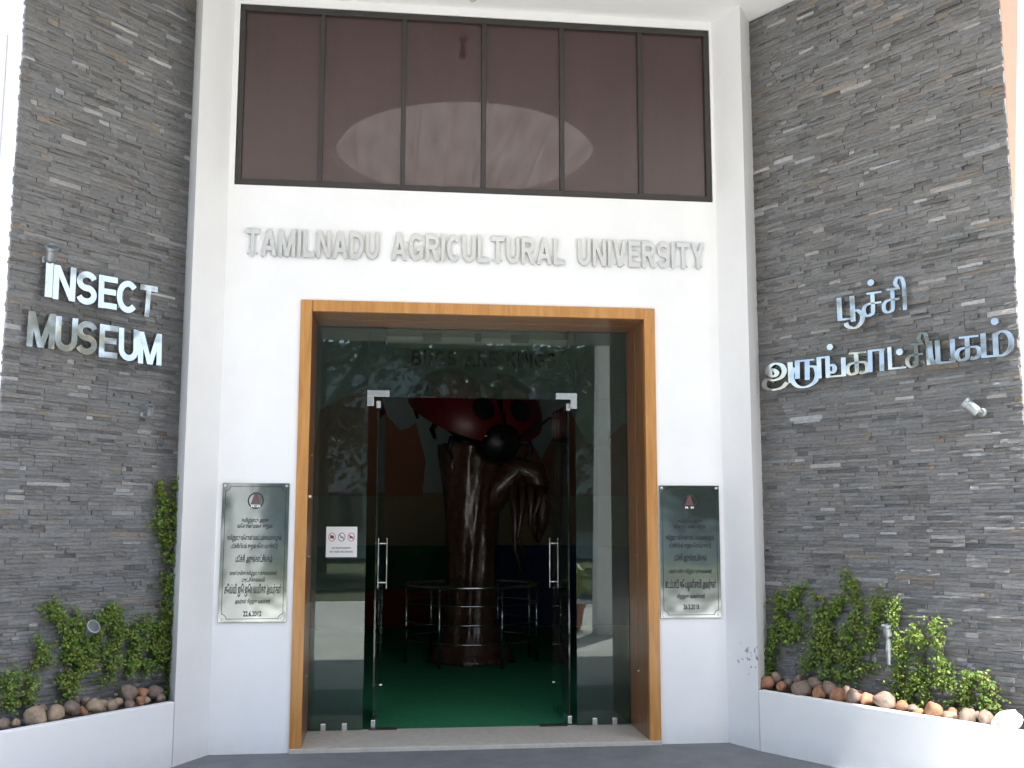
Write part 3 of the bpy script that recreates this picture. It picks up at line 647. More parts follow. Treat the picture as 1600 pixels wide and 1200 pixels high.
creeper(SL, [([(97,1092),(104,1050),(108,1010),(98,975),(82,958),(70,945)], .030, 700), ([(104,1040),(118,985),(112,945)], .02, 350), ([(120,1060),(140,1020),(158,975),(176,948)], .036, 760),
             ([(165,1062),(178,1010),(183,955)], .036, 720), ([(195,1058),(212,1010),(222,972)], .036, 720), ([(222,1050),(240,1010),(258,965)], .030, 620), ([(150,1025),(130,1000),(112,985)], .034, 620), ([(240,1045),(252,1000),(258,955)], .03, 620), ([(190,1000),(215,985),(245,975)], .03, 560), ([(100,1070),(112,1030),(135,990)], .034, 700)], 'broad bushy creeper spreading around the spotlight under INSECT MUSEUM', 1.3)
creeper(SL, [([(18,1112),(14,1085),(22,1060)], .022, 480), ([(38,1105),(50,1050),(66,1012)], .016, 300), ([(70,1040),(62,1020),(60,1008)], .016, 300), ([(4,1080),(8,1062)], .018, 300)], 'sparse young creeper with thin shoots near the outer end of the slate wall')
creeper(SL, [([(262,1086),(266,1072),(270,1066)], .012, 900)], 'small fresh green tuft at the foot of the white pier')
creeper(SR, [([(1206,1062),(1208,1010),(1222,965),(1216,930)], .024, 560), ([(1245,1000),(1252,960),(1240,938),(1262,914)], .026, 620), ([(1232,1000),(1228,965),(1232,938)], .030, 640), ([(1262,1050),(1278,1000),(1286,955),(1276,930)], .026, 640)], 'creeper curtain hanging over bare slate next to the white pier')
creeper(SR, [([(1300,1062),(1292,1010),(1300,965),(1318,935)], .036, 820), ([(1330,1062),(1332,1000),(1342,950),(1322,897)], .036, 820), ([(1355,1050),(1362,1000),(1370,955),(1368,932)], .030, 700), ([(1318,1060),(1316,1020),(1326,980)], .036, 700), ([(1285,1050),(1280,1015),(1290,990)], .026, 500)], 'dense tall creeper clump beneath the Tamil lettering')
creeper(SR, [([(1402,1095),(1408,1040),(1402,985),(1396,945),(1402,938)], .024, 620), ([(1425,1100),(1432,1050),(1428,990)], .028, 720), ([(1448,1098),(1448,1050),(1438,1000),(1430,980)], .024, 520), ([(1470,1085),(1474,1040),(1466,995),(1462,965)], .014, 420)], 'upright creeper with several spires beside the stalk spotlight')
creeper(SR, [([(1520,1122),(1512,1085),(1518,1052)], .020, 480), ([(1548,1122),(1552,1096),(1540,1066),(1528,1052)], .028, 620), ([(1490,1112),(1492,1080),(1486,1050)], .014, 300), ([(1535,1128),(1540,1105)], .026, 600)], 'low loose creeper near the pale cream cobble')

# ------------------------------------------------------------------ wall spotlights
def spot(S, px, py, axis_uwz, size, label, stalk=0.0):
    u, z = wall_uz(S, px, py, DEP-.09)
    c = fr(S, u, DEP-.09, z); ax = (S['d']*axis_uwz[0]+S['n']*axis_uwz[1]+Vector((0,0,axis_uwz[2]))).normalized()
    t = thing('spotlight', label, 'spotlight', c, 'spotlights on the slate walls')
    r = size
    wc(MB().lathe([(r*.55,-r*1.5),(r*.8,-r*1.45),(r*.92,-r*1.1),(r*.92,r*.6),(r*1.12,r*.8),(r*1.16,r*1.25),(r*1.02,r*1.28),(r*.98,r*1.1)], c, ax, 20), 'lamp_head', M['alum'], t, smooth=False, bevel=0)
    wc(MB().lathe([(r*.97,r*1.02),(r*.97,r*1.09),(r*.5,r*1.16)], c, ax, 20), 'lens', M['lens'], t)
    base = fr(S, u-S['e']*0+.0, DEP-.012, z) - ax*r*1.2
    bq = base - S['n']*((base-S['C']).dot(S['n'])-(DEP-.006))
    wc(MB().lathe([(r*.75,0),(r*.75,.012),(r*.5,.018)], bq, -S['n'], 16), 'wall_plate', M['alum'], t)
    wc(MB().tube([bq, bq-S['n']*.035, c-ax*r*1.2], r*.28, 8), 'bracket', M['alum'], t)
    if stalk: wc(MB().tube([c-ax*r*1.3, c-ax*r*1.3-Vector((0,0,stalk*.5)), c-ax*r*1.3-Vector((0,0,stalk))], [r*.45,r*.75,r*.5], 10), 'stalk', M['alum'], t)
    return t
spot(SL, 81, 395, (.30,-.55,.75), .034, 'tilted aluminium spotlight above the first letter of INSECT')
spot(SL, 234, 641, (.25,-.45,.85), .024, 'small aluminium spotlight on bare slate below MUSEUM')
spot(SL, 141, 984, (.1,-.85,.5), .036, 'aluminium spotlight half hidden in the bushy creeper')
spot(SR, 1516, 636, (-.60,-.35,.62), .036, 'shiny tilted spotlight on bare slate below the Tamil lettering')
spot(SR, 1386, 985, (0,-.2,1), .027, 'upright grey spotlight on a stalk among the creepers', .17)

# ------------------------------------------------------------------ plaques and sticker
def text_mesh(name, body, size, m, parent, to_world, off=0.0, width=None):
    cu = bpy.data.curves.new('t', 'FONT'); cu.body = body; cu.size = 1.0; cu.align_x = 'CENTER'; cu.offset = off; cu.resolution_u = 2
    to = bpy.data.objects.new('t', cu); COL.objects.link(to)
    dg = bpy.context.evaluated_depsgraph_get(); me = bpy.data.meshes.new_from_object(to.evaluated_get(dg))
    bpy.data.objects.remove(to); bpy.data.curves.remove(cu)
    xsv = [v.co.x for v in me.vertices] or [0, 1]; wd = max(xsv)-min(xsv); mid = (max(xsv)+min(xsv))/2
    kx = width/wd if width else size
    for v in me.vertices: v.co = to_world((v.co.x-mid)*kx, v.co.y*size)
    me.materials.clear(); me.materials.append(m); me.name = name
    o = bpy.data.objects.new(name, me); COL.objects.link(o)
    return world_child(o, parent) if parent else o
def plaque(x0, x1, z0, z1, lines, label):
    t = thing('plaque', label, 'plaque', ((x0+x1)/2, 0, z0)); w = x1-x0; h = z1-z0; cx = (x0+x1)/2; yf = -.014
    wc(MB().box(x0, x1, yf, -.001, z0, z1), 'plate', M['plate'], t, bevel=.002)
    # engraved border with scooped corners
    i = .035; rr = .03; pts = []
    for (sx, sz, a0) in ((-1,1,270),(1,1,180),(1,-1,90),(-1,-1,0)):
        ccx = cx+sx*(w/2-i*.6); ccz = (z0+z1)/2+sz*(h/2-i*.6)
        for k in range(7):
            an = R(a0+90*k/6); pts.append((ccx+rr*math.cos(an), ccz+rr*math.sin(an)))
    bd = MB(); n = len(pts)
    for k in range(n):
        p, q = pts[k], pts[(k+1)%n]; dx, dz = q[0]-p[0], q[1]-p[1]; l = math.hypot(dx,dz) or 1; nx, nz = -dz/l*.0016, dx/l*.0016
        bd._add([(p[0]-nx,yf-.0008,p[1]-nz),(q[0]-nx,yf-.0008,q[1]-nz),(q[0]+nx,yf-.0008,q[1]+nz),(p[0]+nx,yf-.0008,p[1]+nz)], [(0,1,2,3)])
    wc(bd, 'engraved_border', M['ink'], t, recalc=False)
    for sx in (-1,1):
        for sz in (-1,1): wc(MB().lathe([(.009,0),(.009,.006),(.004,.010)], (cx+sx*(w/2-.018), yf, (z0+z1)/2+sz*(h/2-.018)), (0,-1,0), 12), 'screw', M['brush'], t)
    # round state seal: ring, temple tower, two pairs of white marks
    ez = z1-.128*h; er = .052; em = MB()
    ro = arc(cx, ez, er, er*1.05, 0, 360, 28)[:-1]; ri = arc(cx, ez, er*.84, er*.88, 0, 360, 28)[:-1]
    for k in range(28):
        a, b = k, (k+1)%28; em._add([(ro[a][0],yf-.001,ro[a][1]),(ro[b][0],yf-.001,ro[b][1]),(ri[b][0],yf-.001,ri[b][1]),(ri[a][0],yf-.001,ri[a][1])], [(0,1,2,3)])
    wc(em, 'seal_ring', M['ink'], t, recalc=False)
    tw = MB()
    for k in range(5):
        hw = .030*(1-.14*k); tw.box(cx-hw, cx+hw, yf-.002, yf-.0002, ez-.022+k*.013, ez-.022+k*.013+.0118)
    wc(tw, 'seal_tower', M['maroon'], t)
    mk = MB()
    for dx in (-.026,-.014,.014,.026): mk.box(cx+dx-.004, cx+dx+.004, yf-.003, yf-.0003, ez-.043, ez-.030)
    wc(mk, 'seal_marks', M['bright'], t)
    for (txt, fz, size, wf) in lines:
        text_mesh('engraved_line', txt, size*1.65, M['ink'], t, lambda a, b: Vector((cx+a, yf-.0012, z1-fz*h+b)), .030, wf*w)
common = [('தமிழ்நாடு அரசு',.283,.021,.40), ('வேளாண்மைத் துறை',.325,.021,.52), ('தமிழ்நாடு வேளாண்மைப் பல்கலைக்கழகம்',.412,.026,.80), ('பூச்சியியல் துறை கோயம்புத்தூர்',.472,.024,.70), ('பூச்சி அருங்காட்சியகம்',.570,.034,.54)]
plaque(-1.708, -1.273, .839, 1.742, common+[('மாண்புமிகு தமிழ்நாடு முதலமைச்சர்',.664,.021,.70), ('புரட்சித்தலைவி',.712,.021,.34), ('செல்வி ஜெ ஜெயலலிதா அவர்கள்',.795,.044,.84), ('அவர்கள் திறந்து வைத்தார்',.866,.021,.52), ('22.6.2012',.958,.028,.27)],
       'steel plaque with Tamil inscription and seal, standing clear of the door frame')
plaque(1.242, 1.669, .839, 1.742, common+[('மாண்புமிகு தமிழ்நாடு முதலமைச்சர்',.664,.021,.70), ('எடப்பாடி கே பழனிசாமி அவர்கள்',.775,.042,.84), ('திறந்து வைத்தார்',.852,.021,.46), ('26.3.2018',.935,.028,.26)],
       'steel plaque with Tamil inscription and seal, tight against the door frame')
# notice on the sidelight
pa, pb = on_y(510, 823, G-.008), on_y(557.5, 870.5, G-.008)
nt_ = thing('notice_sticker', 'white notice sticker with three prohibition symbols on the glass sidelight', 'sticker', ((pa.x+pb.x)/2, G-.008, pb.z))
ys = G-.0085; sx0, sx1, sz0, sz1 = pa.x, pb.x, pb.z, pa.z; sw = sx1-sx0; sh = sz1-sz0
wc(MB().box(sx0, sx1, ys-.001, ys+.001, sz0, sz1), 'sheet', M['paper'], nt_)
for k in range(3):
    cx = sx0+sw*(.19+.31*k); czz = sz1-sh*.34; rr = sw*.115
    rg = MB(); ro = arc(cx,czz,rr,rr*1.25,0,360,24)[:-1]; ri = arc(cx,czz,rr*.84,rr*1.08,0,360,24)[:-1]
    for j in range(24):
        b = (j+1)%24; rg._add([(ro[j][0],ys-.0016,ro[j][1]),(ro[b][0],ys-.0016,ro[b][1]),(ri[b][0],ys-.0016,ri[b][1]),(ri[j][0],ys-.0016,ri[j][1])], [(0,1,2,3)])
    q = rr*.66; rg._add([(cx-q-.003,ys-.0020,czz+q),(cx-q+.003,ys-.0020,czz+q*1.1),(cx+q+.003,ys-.0020,czz-q),(cx+q-.003,ys-.0020,czz-q*1.1)], [(0,1,2,3)])
    wc(rg, 'prohibition_ring', M['redink' if k != 1 else 'ink'], nt_, recalc=False)
    ic = MB()
    if k == 0: ic.box(cx-rr*.5,cx+rr*.5,ys-.0014,ys-.0011,czz-rr*.4,czz+rr*.35); ic.box(cx-rr*.2,cx+rr*.2,ys-.0014,ys-.0011,czz+rr*.35,czz+rr*.55)
    elif k == 1: ic.box(cx-rr*.5,cx+rr*.5,ys-.0014,ys-.0011,czz-rr*.12,czz+rr*.06)
    else: ic.box(cx-rr*.5,cx+rr*.2,ys-.0014,ys-.0011,czz-rr*.35,czz+rr*.3); ic.extr([(cx+rr*.2,ys-.0011,czz-rr*.1),(cx+rr*.55,ys-.0011,czz-rr*.35),(cx+rr*.55,ys-.0011,czz+rr*.3)], (0,-.0003,0))
    wc(ic, 'icon', M['ink'], nt_)
for txt, f, wf in (('NO PHOTOGRAPHY', .73, .62), ('NO VIDEO RECORDING', .85, .74)):
    text_mesh('printed_line', txt, sh*.085, M['ink'], nt_, lambda a, b: Vector(((sx0+sx1)/2+a, ys-.0016, sz1-sh*f+b)), .02, wf*sw)

# ------------------------------------------------------------------ canopy with oval skylight
CX0, CX1, CY0 = -2.95, 3.56, -6.25
SKC, SKA, SKB = (.115, -3.2), 1.315, 1.55
ca = thing('canopy', 'white porch canopy with an oval skylight over the entrance', 'canopy', (0, -4, CZ))
def slab_faces(z0, z1):
    N = 160; el = [(SKC[0]+SKA*math.cos(2*math.pi*k/N), SKC[1]+SKB*math.sin(2*math.pi*k/N)) for k in range(N)]
    # outer boundary sampled by the same angles, pushed to the rectangle
    outp = []
    Y1 = -.002
    for x, y in el:
        dx, dy = (x-SKC[0]), (y-SKC[1]); t = 1e9
        if dx > 1e-9: t = min(t, (CX1-SKC[0])/dx)
        if dx < -1e-9: t = min(t, (CX0-SKC[0])/dx)
        if dy > 1e-9: t = min(t, (Y1-SKC[1])/dy)
        if dy < -1e-9: t = min(t, (CY0-SKC[1])/dy)
        outp.append([SKC[0]+dx*t, SKC[1]+dy*t])
    for cxx, cyy in ((CX0,Y1),(CX1,Y1),(CX0,CY0),(CX1,CY0)):     # snap the nearest sample to each corner
        j = min(range(N), key=lambda i: abs(math.atan2((outp[i][1]-SKC[1])*SKA, (outp[i][0]-SKC[0])*SKB)-math.atan2((cyy-SKC[1])*SKA, (cxx-SKC[0])*SKB))); outp[j] = [cxx, cyy]
    vs = [(x,y,z0) for x,y in el]+[(x,y,z0) for x,y in outp]+[(x,y,z1) for x,y in el]+[(x,y,z1) for x,y in outp]
    fs = []
    for k in range(N):
        j = (k+1)%N; fs += [(k,j,N+j,N+k),(2*N+j,2*N+k,3*N+k,3*N+j),(k,2*N+k,2*N+j,j),(N+j,3*N+j,3*N+k,N+k)]
    return vs, fs, el
vs, fs, el = slab_faces(CZ, CZ+.12)
sb = MB(); sb._add(vs, fs); wc(sb, 'slab', M['ceil'], ca)
# side ceilings over the splayed wings out to the walls (fills the gap beside the entrance wall)
for s in (-1, 1): wc(MB().box(min(s*1.75,s*2.95), max(s*1.75,s*2.95), 0, 1.5, CZ, CZ+.28), 'slab_return', M['ceil'], ca)
nst = 9
for k in range(nst):
    xa = SKC[0]-SKA-.10+(2*SKA+.20)*k/nst; xb = xa+(2*SKA+.20)/nst
    def yspan(x):
        q = max(0, 1-((x-SKC[0])/(SKA+.14))**2); return (SKB+.14)*math.sqrt(q)
    n = 6; b = MB(); vs2 = []; fs2 = []
    for i in range(n+1):
        x = xa-.002+(xb-xa+.004)*i/n; q = max(.05, yspan(x)); zz = CZ+.125+(k%2)*.006+.003*math.sin(math.pi*i/n)
        vs2 += [(x,SKC[1]-q,zz),(x,SKC[1]+q,zz)]
    fs2 = [(2*i,2*i+2,2*i+3,2*i+1) for i in range(n)]
    b._add(vs2, fs2); wc(b, 'skylight_sheet', M['sky_sheet'], ca, recalc=False)
for s, y, w0 in ((1, -5.98, .17), (-1, -5.98, .17)):
    x = 2.36*s; b = MB()
    b.hexa([(x-w0,y-w0,0),(x+w0,y-w0,0),(x+w0,y+w0,0),(x-w0,y+w0,0),(x-.09,y-.09,CZ-.001),(x+.09,y-.09,CZ-.001),(x+.09,y+.09,CZ-.001),(x-.09,y+.09,CZ-.001)])
    wc(b, 'column', M['white'], ca, bevel=.01)
# pendant bulb
pl_ = thing('pendant_lamp', 'small dark bulb holder hanging from the porch ceiling', 'lamp', (-.105,-.43,CZ))
wc(MB().lathe([(.035,0),(.035,-.012),(.012,-.02),(.010,-.055)], (-.105,-.43,CZ-.0005), (0,0,1), 14), 'ceiling_rose', M['holder'], pl_)
wc(MB().lathe([(.016,-.050),(.021,-.056),(.021,-.092),(.017,-.096)], (-.105,-.43,CZ), (0,0,1), 14), 'holder', M['holder'], pl_)
wc(MB().lathe([(.013,-.094),(.022,-.112),(.030,-.132),(.030,-.146),(.020,-.160),(.004,-.166)], (-.105,-.43,CZ), (0,0,1), 16), 'bulb', M['bulb'], pl_, smooth=True)

# ------------------------------------------------------------------ building beyond the wings
lb = thing('side_building', 'plain white side wall of the museum beyond the INSECT MUSEUM wing', 'building', (-8, 1.6, 0))
wc(MB().box(-14, -3.2, 1.5, 1.8, -.05, 8), 'wall', M['white'], lb)
rb = thing('side_building', 'plain white side wall of the museum beyond the Tamil lettered wing', 'building', (8, 1.6, 0))
wc(MB().box(3.2, 14, 1.5, 1.8, -.05, 8), 'wall', M['white'], rb)

# ------------------------------------------------------------------ exhibition hall
HX, HY1, HZ = 3.15, 8.0, 4.45
hall = thing('exhibition_hall', 'dim museum hall with plain walls behind the glass doors', 'building', (0, 4, 0))
wc(MB().box(-HX, -1.75, .60, WTH, -.05, HZ).box(1.71, HX, .60, WTH, -.05, HZ), 'front_wall', M['inwall'], hall)
wc(MB().box(-HX-.2, -HX, .60, HY1+.2, -.05, HZ), 'side_wall', M['inwall'], hall)
wc(MB().box(HX, HX+.2, .60, HY1+.2, -.05, HZ), 'side_wall', M['inwall'], hall)
wc(MB().box(-HX, HX, HY1, HY1+.2, -.05, HZ), 'back_wall', M['inwall'], hall)
wc(MB().box(-HX-.2, HX+.2, .805, HY1+.2, HZ, HZ+.25), 'hall_ceiling', M['inwall'], hall)
o = MB().box(-HX, HX, .601, HY1, .004, .024).build('carpet', M['carpet']); tag(o, kind='structure')
# painted desert mural on the back wall
mu = thing('mural', 'painted desert mural with orange hills along the back wall of the hall', 'mural', (0, HY1-.01, 0))
def mz(px, py): p = on_y(px, py, HY1); return p.x, p.z
def panel(name, poly, m, off): wc(MB().extr([(x, HY1-off, z) for x, z in poly], (0,.003,0)), name, M[m], mu)
zb_s = mz(740,770)[1]; zb_b = mz(740,852)[1]
panel('sky', [(-HX+.01,zb_s),(HX-.01,zb_s),(HX-.01,HZ-.05),(-HX+.01,HZ-.05)], 'm_sky', .006)
def hill(pts, m, off): panel('hill', [mz(*p) for p in pts], m, off)
hill([(480,775),(500,640),(560,610),(590,600),(605,650),(625,672),(640,668),(650,660),(665,720),(660,775)], 'm_hill', .010)
hill([(820,775),(850,710),(880,650),(890,640),(915,690),(935,700),(975,660),(1010,690),(1060,775)], 'm_hill', .010)
hill([(780,775),(800,700),(830,690),(855,735),(880,775)], 'm_hill', .014)
panel('sand', [(-HX+.01,zb_b),(HX-.01,zb_b),(HX-.01,zb_s),(-HX+.01,zb_s)], 'm_sand', .006)
xm = mz(700,900)[0]
panel('blue_dado', [(xm,.03),(HX-.01,.03),(HX-.01,zb_b),(xm,zb_b)], 'm_blue', .006)
panel('green_dado', [(-HX+.01,.55),(xm,.55),(xm,zb_b),(-HX+.01,zb_b)], 'm_green', .006)
panel('red_dado', [(-HX+.01,.03),(xm,.03),(xm,.55),(-HX+.01,.55)], 'm_redp', .006)
# BUGS ARE KINGS
p0, p1 = on_y(643, 571, HY1-.02), on_y(868, 575, HY1-.02)
bk = thing('sign_lettering', 'black capitals BUGS ARE KINGS high on the hall back wall', 'lettering', (0, HY1-.02, p0.z))
txt = 'BUGS ARE KINGS'; gap = .14
tot = sum((LAT[c][0] if c != ' ' else .34)+gap for c in txt)-gap; k = (p1.x-p0.x)/tot; x = p0.x; zz = (p0.z+p1.z)/2
for ch in txt:
    if ch == ' ': x += (.34+gap)*k; continue
    b = MB(); X = x
    glyph(b, LAT[ch][1], lambda gx,gy,d: Vector((X+gx*k, HY1-.012-d, zz+gy*.225)), .018); wc(b, 'letter', M['black'], bk); x += (LAT[ch][0]+gap)*k
# air curtain above the doors inside
ya = .92
pa, pb = on_y(604, 516, ya), on_y(886, 545, ya)
ac = thing('air_curtain', 'long grey air curtain unit above the glass doors', 'air curtain', ((pa.x+pb.x)/2, ya, pb.z))
prof = [(ya-.02, pb.z+.01), (ya+.10, pb.z), (ya+.20, pb.z+.02), (ya+.21, pa.z+.02), (ya+.02, pa.z+.02), (ya-.045, pa.z-.05), (ya-.05, pb.z+.06)]
wc(MB().extr([(pa.x, y, z) for y, z in prof], (pb.x-pa.x,0,0)), 'casing', M['unit'], ac, bevel=.006)
wc(MB().box(pa.x, pb.x, ya-.03, ya+.2, pa.z+.021, pa.z+.085), 'reflected_wall_strip', M['unit_top'], ac)  # pale strip stands in for the beige wall and ceiling reflected along the top
for x in (pa.x-.014, pb.x+.001): wc(MB().box(x, x+.013, ya-.06, ya+.22, pb.z-.005, pa.z+.09), 'end_cap', M['black'], ac)
for f in (.25, .73): xx = pa.x+(pb.x-pa.x)*f; wc(MB().box(xx-.07, xx+.07, ya-.058, ya-.0505, pb.z+.03, pa.z-.025), 'dark_reflection', M['black'], ac)  # dark blocks painted on the casing in place of reflections
xx = (pa.x+pb.x)/2; wc(MB().box(xx-.025, xx+.025, ya-.056, ya-.0505, pb.z+.03, pa.z-.02), 'sensor', M['alu'], ac)

# trunk pedestal
TC = Vector((on_y(736,1000,4.35).x, 4.35, .024))
tp = thing('tree_trunk', 'glossy brown sculpted tree trunk pedestal inside the steel railing', 'sculpture', TC)
def wob(an, h): return 1+.16*noise.noise(Vector((math.cos(an)*1.6, math.sin(an)*1.6, h*.9)))+.10*noise.noise(Vector((math.cos(an)*4, math.sin(an)*4, h*1.3+9)))+.05*noise.noise(Vector((math.cos(an)*9, math.sin(an)*9, h*4+3)))
hgt = 2.30; prof = []
for i in range(60):
    f = i/59; r = .275+.16*max(0,1-f*4.5)**2+.05*f**4-.02*math.sin(f*5); prof.append((r, f*hgt))
wc(MB().lathe(prof, TC, (0,0,1), 64, wob), 'trunk', M['trunk'], tp, smooth=True)
wc(MB().lathe([(.255,hgt+.001),(.25,hgt+.012),(.18,hgt+.016)], TC, (0,0,1), 40, wob), 'cut_top', M['cutwood'], tp)
B0 = TC+Vector((.18,-.12,1.7))
wc(MB().tube([B0+Vector(q) for q in ((-.1,.1,-.2),(.12,.02,.15),(.30,.0,.34),(.48,.0,.30),(.58,.0,.06),(.58,.0,-.22),(.52,0,-.45))], [.14,.16,.16,.15,.11,.07,.03], 16), 'branch', M['trunk'], tp, smooth=True)
for qx, l, bx in ((.34,.75,-.02),(.24,.95,.05),(.42,.6,.03),(.62,.62,.14),(.54,.5,-.06)):
    q0 = B0+Vector((qx,-.12,.15)); wc(MB().tube([q0, q0+Vector((bx*.4,-.03,-l*.35)), q0+Vector((bx-.03,-.02,-l*.7)), q0+Vector((bx+.05,0,-l))], [.055,.035,.022,.008], 8), 'hanging_root', M['trunk'], tp, smooth=True)

# ladybird
lbz = on_y(746, 650, 4.25)
lady = thing('ladybird_sculpture', 'giant red ladybird sculpture with black spots on top of the trunk', 'sculpture', lbz)
hx = Vector((.34,-.76,-.50)).normalized(); hy = Vector((0,0,1)).cross(hx).normalized(); hz = hx.cross(hy)
lady.rotation_euler = Matrix((hx, hy, hz)).transposed().to_euler()
def dome(a, b, c, th0, th1, off=0, nth=20, nph=10):
    """upper half ellipsoid sector: x along the body, y across; th angle about x-axis seam"""
    vs = []; fs = []
    for i in range(nth+1):
        t = math.pi*i/nth                      # along body
        for j in range(nph+1):
            p = th0+(th1-th0)*j/nph
            vs.append((-(a+off)*math.cos(t), (b+off)*math.sin(t)*math.cos(p), (c+off)*math.sin(t)*math.sin(p)))
    for i in range(nth):
        for j in range(nph): q = i*(nph+1)+j; fs.append((q,q+1,q+nph+2,q+nph+1))
    return vs, fs
A, Bq, Cq = .62, .56, .50
CB = Vector((-.05,0,-.05))
def spread(v, sgn): return Matrix.Translation(Vector((.55,0,0))) @ Matrix.Rotation(R(-19)*sgn, 4, 'Z') @ Matrix.Rotation(R(9)*sgn, 4, 'X') @ Matrix.Translation(Vector((-.55,0,0))) @ Vector(v)
for sgn, nm in ((1,'wing_case'),(-1,'wing_case')):
    vs, fs = dome(A,Bq,Cq, R(-4) if sgn > 0 else R(94), R(86) if sgn > 0 else R(184)); b = MB()
    b._add([spread(v, sgn)+CB+Vector((0,.02*sgn,.02)) for v in vs], fs); wcase = b.build(nm, M['red'], lady, smooth=True, recalc=False)
    for t, p, r in ((.42,.32,.11),(.75,.62,.13),(.55,.74,.08),(.30,.62,.09)):
        ta = math.pi*t; pa_ = (math.pi/2)*p if sgn > 0 else math.pi-(math.pi/2)*p
        ctr = Vector((-(A+.004)*math.cos(ta), (Bq+.004)*math.sin(ta)*math.cos(pa_), (Cq+.004)*math.sin(ta)*math.sin(pa_)))
        nn = Vector((ctr.x/A**2, ctr.y/Bq**2, ctr.z/Cq**2)).normalized(); u = nn.cross(Vector((0,1,.2))).normalized(); w = nn.cross(u); sp = MB(); pts = [ctr+nn*.006]
        for rr_ in (.5, 1):
            for k in range(14):
                q = ctr+(u*math.cos(k*2*math.pi/14)+w*math.sin(k*2*math.pi/14))*r*rr_; s_ = math.sqrt((q.x/(A+.008))**2+(q.y/(Bq+.008))**2+(q.z/(Cq+.008))**2); pts.append(q/s_)
        fs3 = [(0,1+k,1+(k+1)%14) for k in range(14)]+[(1+k,15+k,15+(k+1)%14,1+(k+1)%14) for k in range(14)]
        sp._add([spread(p_, sgn)+CB+Vector((0,.02*sgn,.02)) for p_ in pts], fs3); sp.build('spot', M['gloss_black'], wcase, smooth=True, recalc=False)
b = MB(); b.lathe([(.02,-.58),(.30,-.48),(.44,-.22),(.48,.05),(.43,.32),(.30,.50),(.05,.58)], CB, (1,0,0), 24); body = b.build('belly', M['gloss_black'], lady, smooth=True); 
for v in body.data.vertices: v.co.z = CB.z+(v.co.z-CB.z)*(.35 if v.co.z < CB.z else .85)
b = MB(); b.lathe([(.05,-.16),(.19,-.10),(.245,.0),(.21,.11),(.11,.19),(.02,.21)], CB+Vector((.58,0,.0)), (1,0,-.25), 22); b.build('head', M['gloss_black'], lady, smooth=True)
for s in (-1,1):
    MB().lathe([(.02,-.01),(.055,.0),(.05,.02),(.02,.035)], CB+Vector((.64,s*.17,.08)), (.5,s*.8,.35), 14).build('eye', M['bright'], lady, smooth=True)
    MB().tube([CB+Vector(q) for q in ((.80,s*.10,.16),(.92,s*.18,.34),(.98,s*.27,.50),(1.08,s*.33,.56))], [.02,.016,.014,.022], 8).build('antenna', M['gloss_black'], lady, smooth=True)
    for i, xx in enumerate((-.35,.05,.42)): MB().tube([CB+Vector(q) for q in ((xx,s*.34,-.05),(xx+.04*(i-1),s*.47,-.04),(xx+.08*(i-1),s*.50,-.14),(xx+.10*(i-1),s*.44,-.24))], [.045,.04,.03,.02], 8).build('leg', M['gloss_black'], lady, smooth=True)

# ring railing
rl = thing('ring_railing', 'circular polished steel railing around the trunk pedestal', 'railing', TC); RR = .70
def ringpts(r, z, a0=0, a1=360, n=48): return [(r*math.cos(R(a0+(a1-a0)*i/n)), r*math.sin(R(a0+(a1-a0)*i/n)), z) for i in range(n+1)]
MB().tube(ringpts(RR,.80), .022, 8, False).build('top_rail', M['steel'], rl, smooth=True)
for z in (.62,.43,.24): MB().tube(ringpts(RR,z), .009, 6, False).build('mid_rail', M['steel'], rl, smooth=True)
for a in (238, 292, 352, 188, 60, 125, 20): MB().tube([(RR*math.cos(R(a)),RR*math.sin(R(a)),0),(RR*math.cos(R(a)),RR*math.sin(R(a)),.80)], .014, 8).build('post', M['steel'], rl, smooth=True)

# ------------------------------------------------------------------ outdoors behind the camera, seen in the glass and steel
def tree(x, y, h, cr, label, seed):
    rnd = random.Random(seed); t = thing('shade_tree', label, 'tree', (x,y,0), 'trees facing the porch')
    b = MB(); pts = [Vector((0,0,-.05)), Vector((.08,.05,h*.2)), Vector((-.05,.1,h*.45)), Vector((.1,0,h*.75))]
    b.tube(pts, [.24,.18,.13,.05], 10)
    tips = []
    for k in range(7):
        an = k*2.4+rnd.random(); s0 = h*rnd.uniform(.32,.6); e = Vector((math.cos(an)*cr*.75, math.sin(an)*cr*.75, h*rnd.uniform(.5,.95))); tips.append(e)
        b.tube([Vector((0,0.05,s0)), Vector((e.x*.5,e.y*.5,s0+(e.z-s0)*.6)), e], [.09,.06,.02], 6)
    b.build('trunk', M['bark'], t)
    lf = MB(); cl = [(e, cr*rnd.uniform(.38,.6)) for e in tips]+[(Vector((0,0,h*.85)), cr*.6),(Vector((0,0,h*.62)), cr*.7),(Vector((cr*.4,0,h*.40)), cr*.55),(Vector((-cr*.4,.3,h*.36)), cr*.55)]
    for c, r in cl:
        for _ in range(520):
            d = Vector((rnd.gauss(0,1),rnd.gauss(0,1),rnd.gauss(0,.8))).normalized()*r*rnd.random()**.4
            p = c+d; a = rnd.uniform(.11,.21); n = Vector((rnd.gauss(0,1),rnd.gauss(0,1),rnd.gauss(.6,1))).normalized(); u = n.orthogonal().normalized(); w = n.cross(u)
            g = rnd.uniform(.6,1.5); lf.cur = (g*rnd.uniform(.8,1.3), g, g*.8)
            lf._add([p-u*a, p+w*a*.5, p+u*a, p-w*a*.5], [(0,1,2,3)])
    c = lf.build('crown', M['tleaf'], t, recalc=False); c['kind'] = 'stuff'
    return t
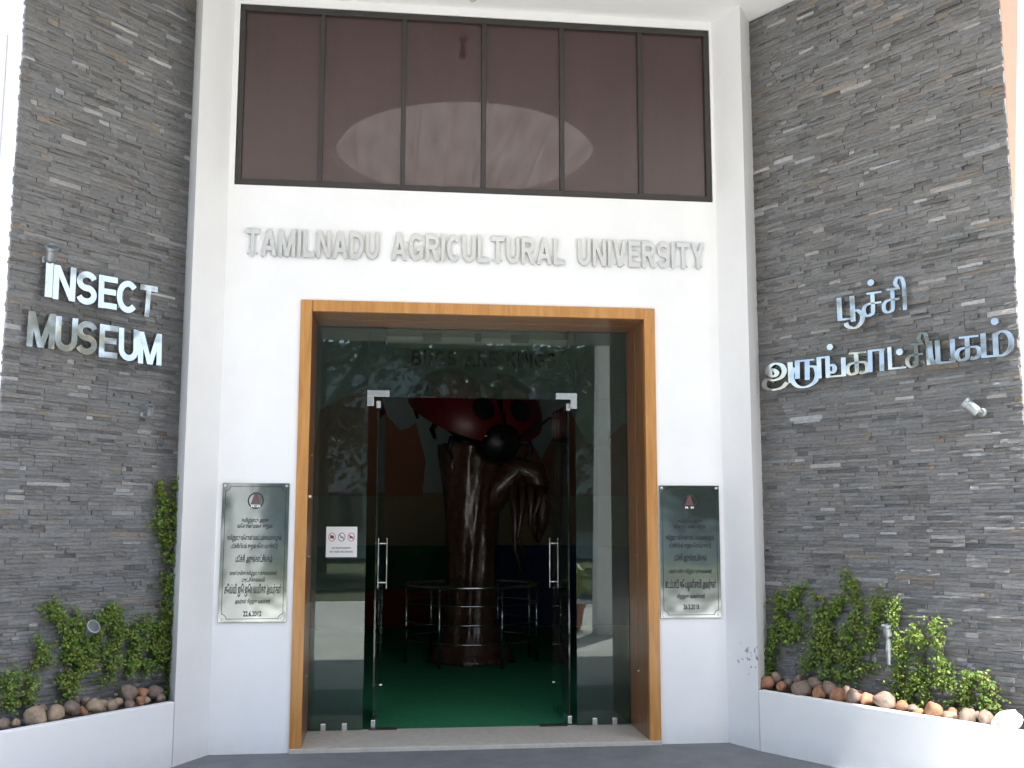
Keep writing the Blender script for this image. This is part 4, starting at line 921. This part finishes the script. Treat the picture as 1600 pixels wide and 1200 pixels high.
TREES = ((-6.5,-15,7.5,2.6,'mid green shade tree nearest the porch'),(1.5,-22,9.5,3.2,'tall shade tree straight across from the doorway'),(7.5,-17,8,2.8,'round shade tree across from the Tamil lettered wing'),(-13,-20,10,3.4,'broad shade tree past the nearest one'),(14,-24,10.5,3.6,'tallest shade tree of the lawn row'),(-2.5,-24,10,3.4,'shade tree behind and beside the tall one across from the doorway'),(-8,-26,10.5,3.6,'shade tree behind the nearest one'),(7,-26,10.5,3.6,'shade tree behind the round one'),(-21,-14,8,3,'shade tree standing alone past the broad one'),(21,-15,8,3,'shade tree standing alone past the tallest one'),(19,-8,7,2.6,'young shade tree beside the forecourt'))
for i, (x, y, h, cr, lab) in enumerate(TREES): tree(x, y, h, cr, lab, 300+i)
ob = thing('office_building', 'long two storey office block across the lawn', 'building', (0,-36,0))
wc(MB().box(-40,40,-40,-36,-.05,8.5), 'wall', M['inwall'], ob)
for fz in (1.1, 4.6):
    for k in range(16): x = -37.5+k*5; wc(MB().box(x-1,x+1,-36.0,-35.9,fz,fz+1.6), 'window', M['cglass'], ob)
wc(MB().box(-40.5,40.5,-40.5,-35.4,8.5,8.8), 'roof_slab', M['ceil'], ob)
# potted spider plant by the column
def fountain_plant(x, y, s, label, seed, n=70):
    rnd = random.Random(seed); t = thing('potted_plant', label, 'plant', (x,y,0))
    MB().lathe([(.10*s,0),(.15*s,.02*s),(.19*s,.26*s),(.21*s,.27*s),(.21*s,.31*s),(.17*s,.31*s)], (0,0,0), (0,0,1), 20).build('pot', M['pot'], t)
    lf = MB()
    for _ in range(n):
        an = rnd.uniform(0,6.28); L = rnd.uniform(.35,.62)*s; up = rnd.uniform(.25,.6)*s; d = Vector((math.cos(an),math.sin(an),0)); sd = Vector((-d.y,d.x,0)); vs = []
        for k in range(6):
            f = k/5; p = Vector((0,0,.29*s))+d*L*f+Vector((0,0,up*math.sin(f*2.5)*.9)); w = .016*s*(1-f)**.6+.001; vs += [p-sd*w, p+sd*w]
        g = rnd.uniform(.8,1.8); lf.cur = (g*1.2,g,g*.7); lf._add(vs, [(2*k,2*k+1,2*k+3,2*k+2) for k in range(5)])
    lf.build('leaves', M['leaf'], t, recalc=False); return t
fountain_plant(1.95, -6.6, 1.15, 'potted spider plant with arching leaves beside a porch column', 11)
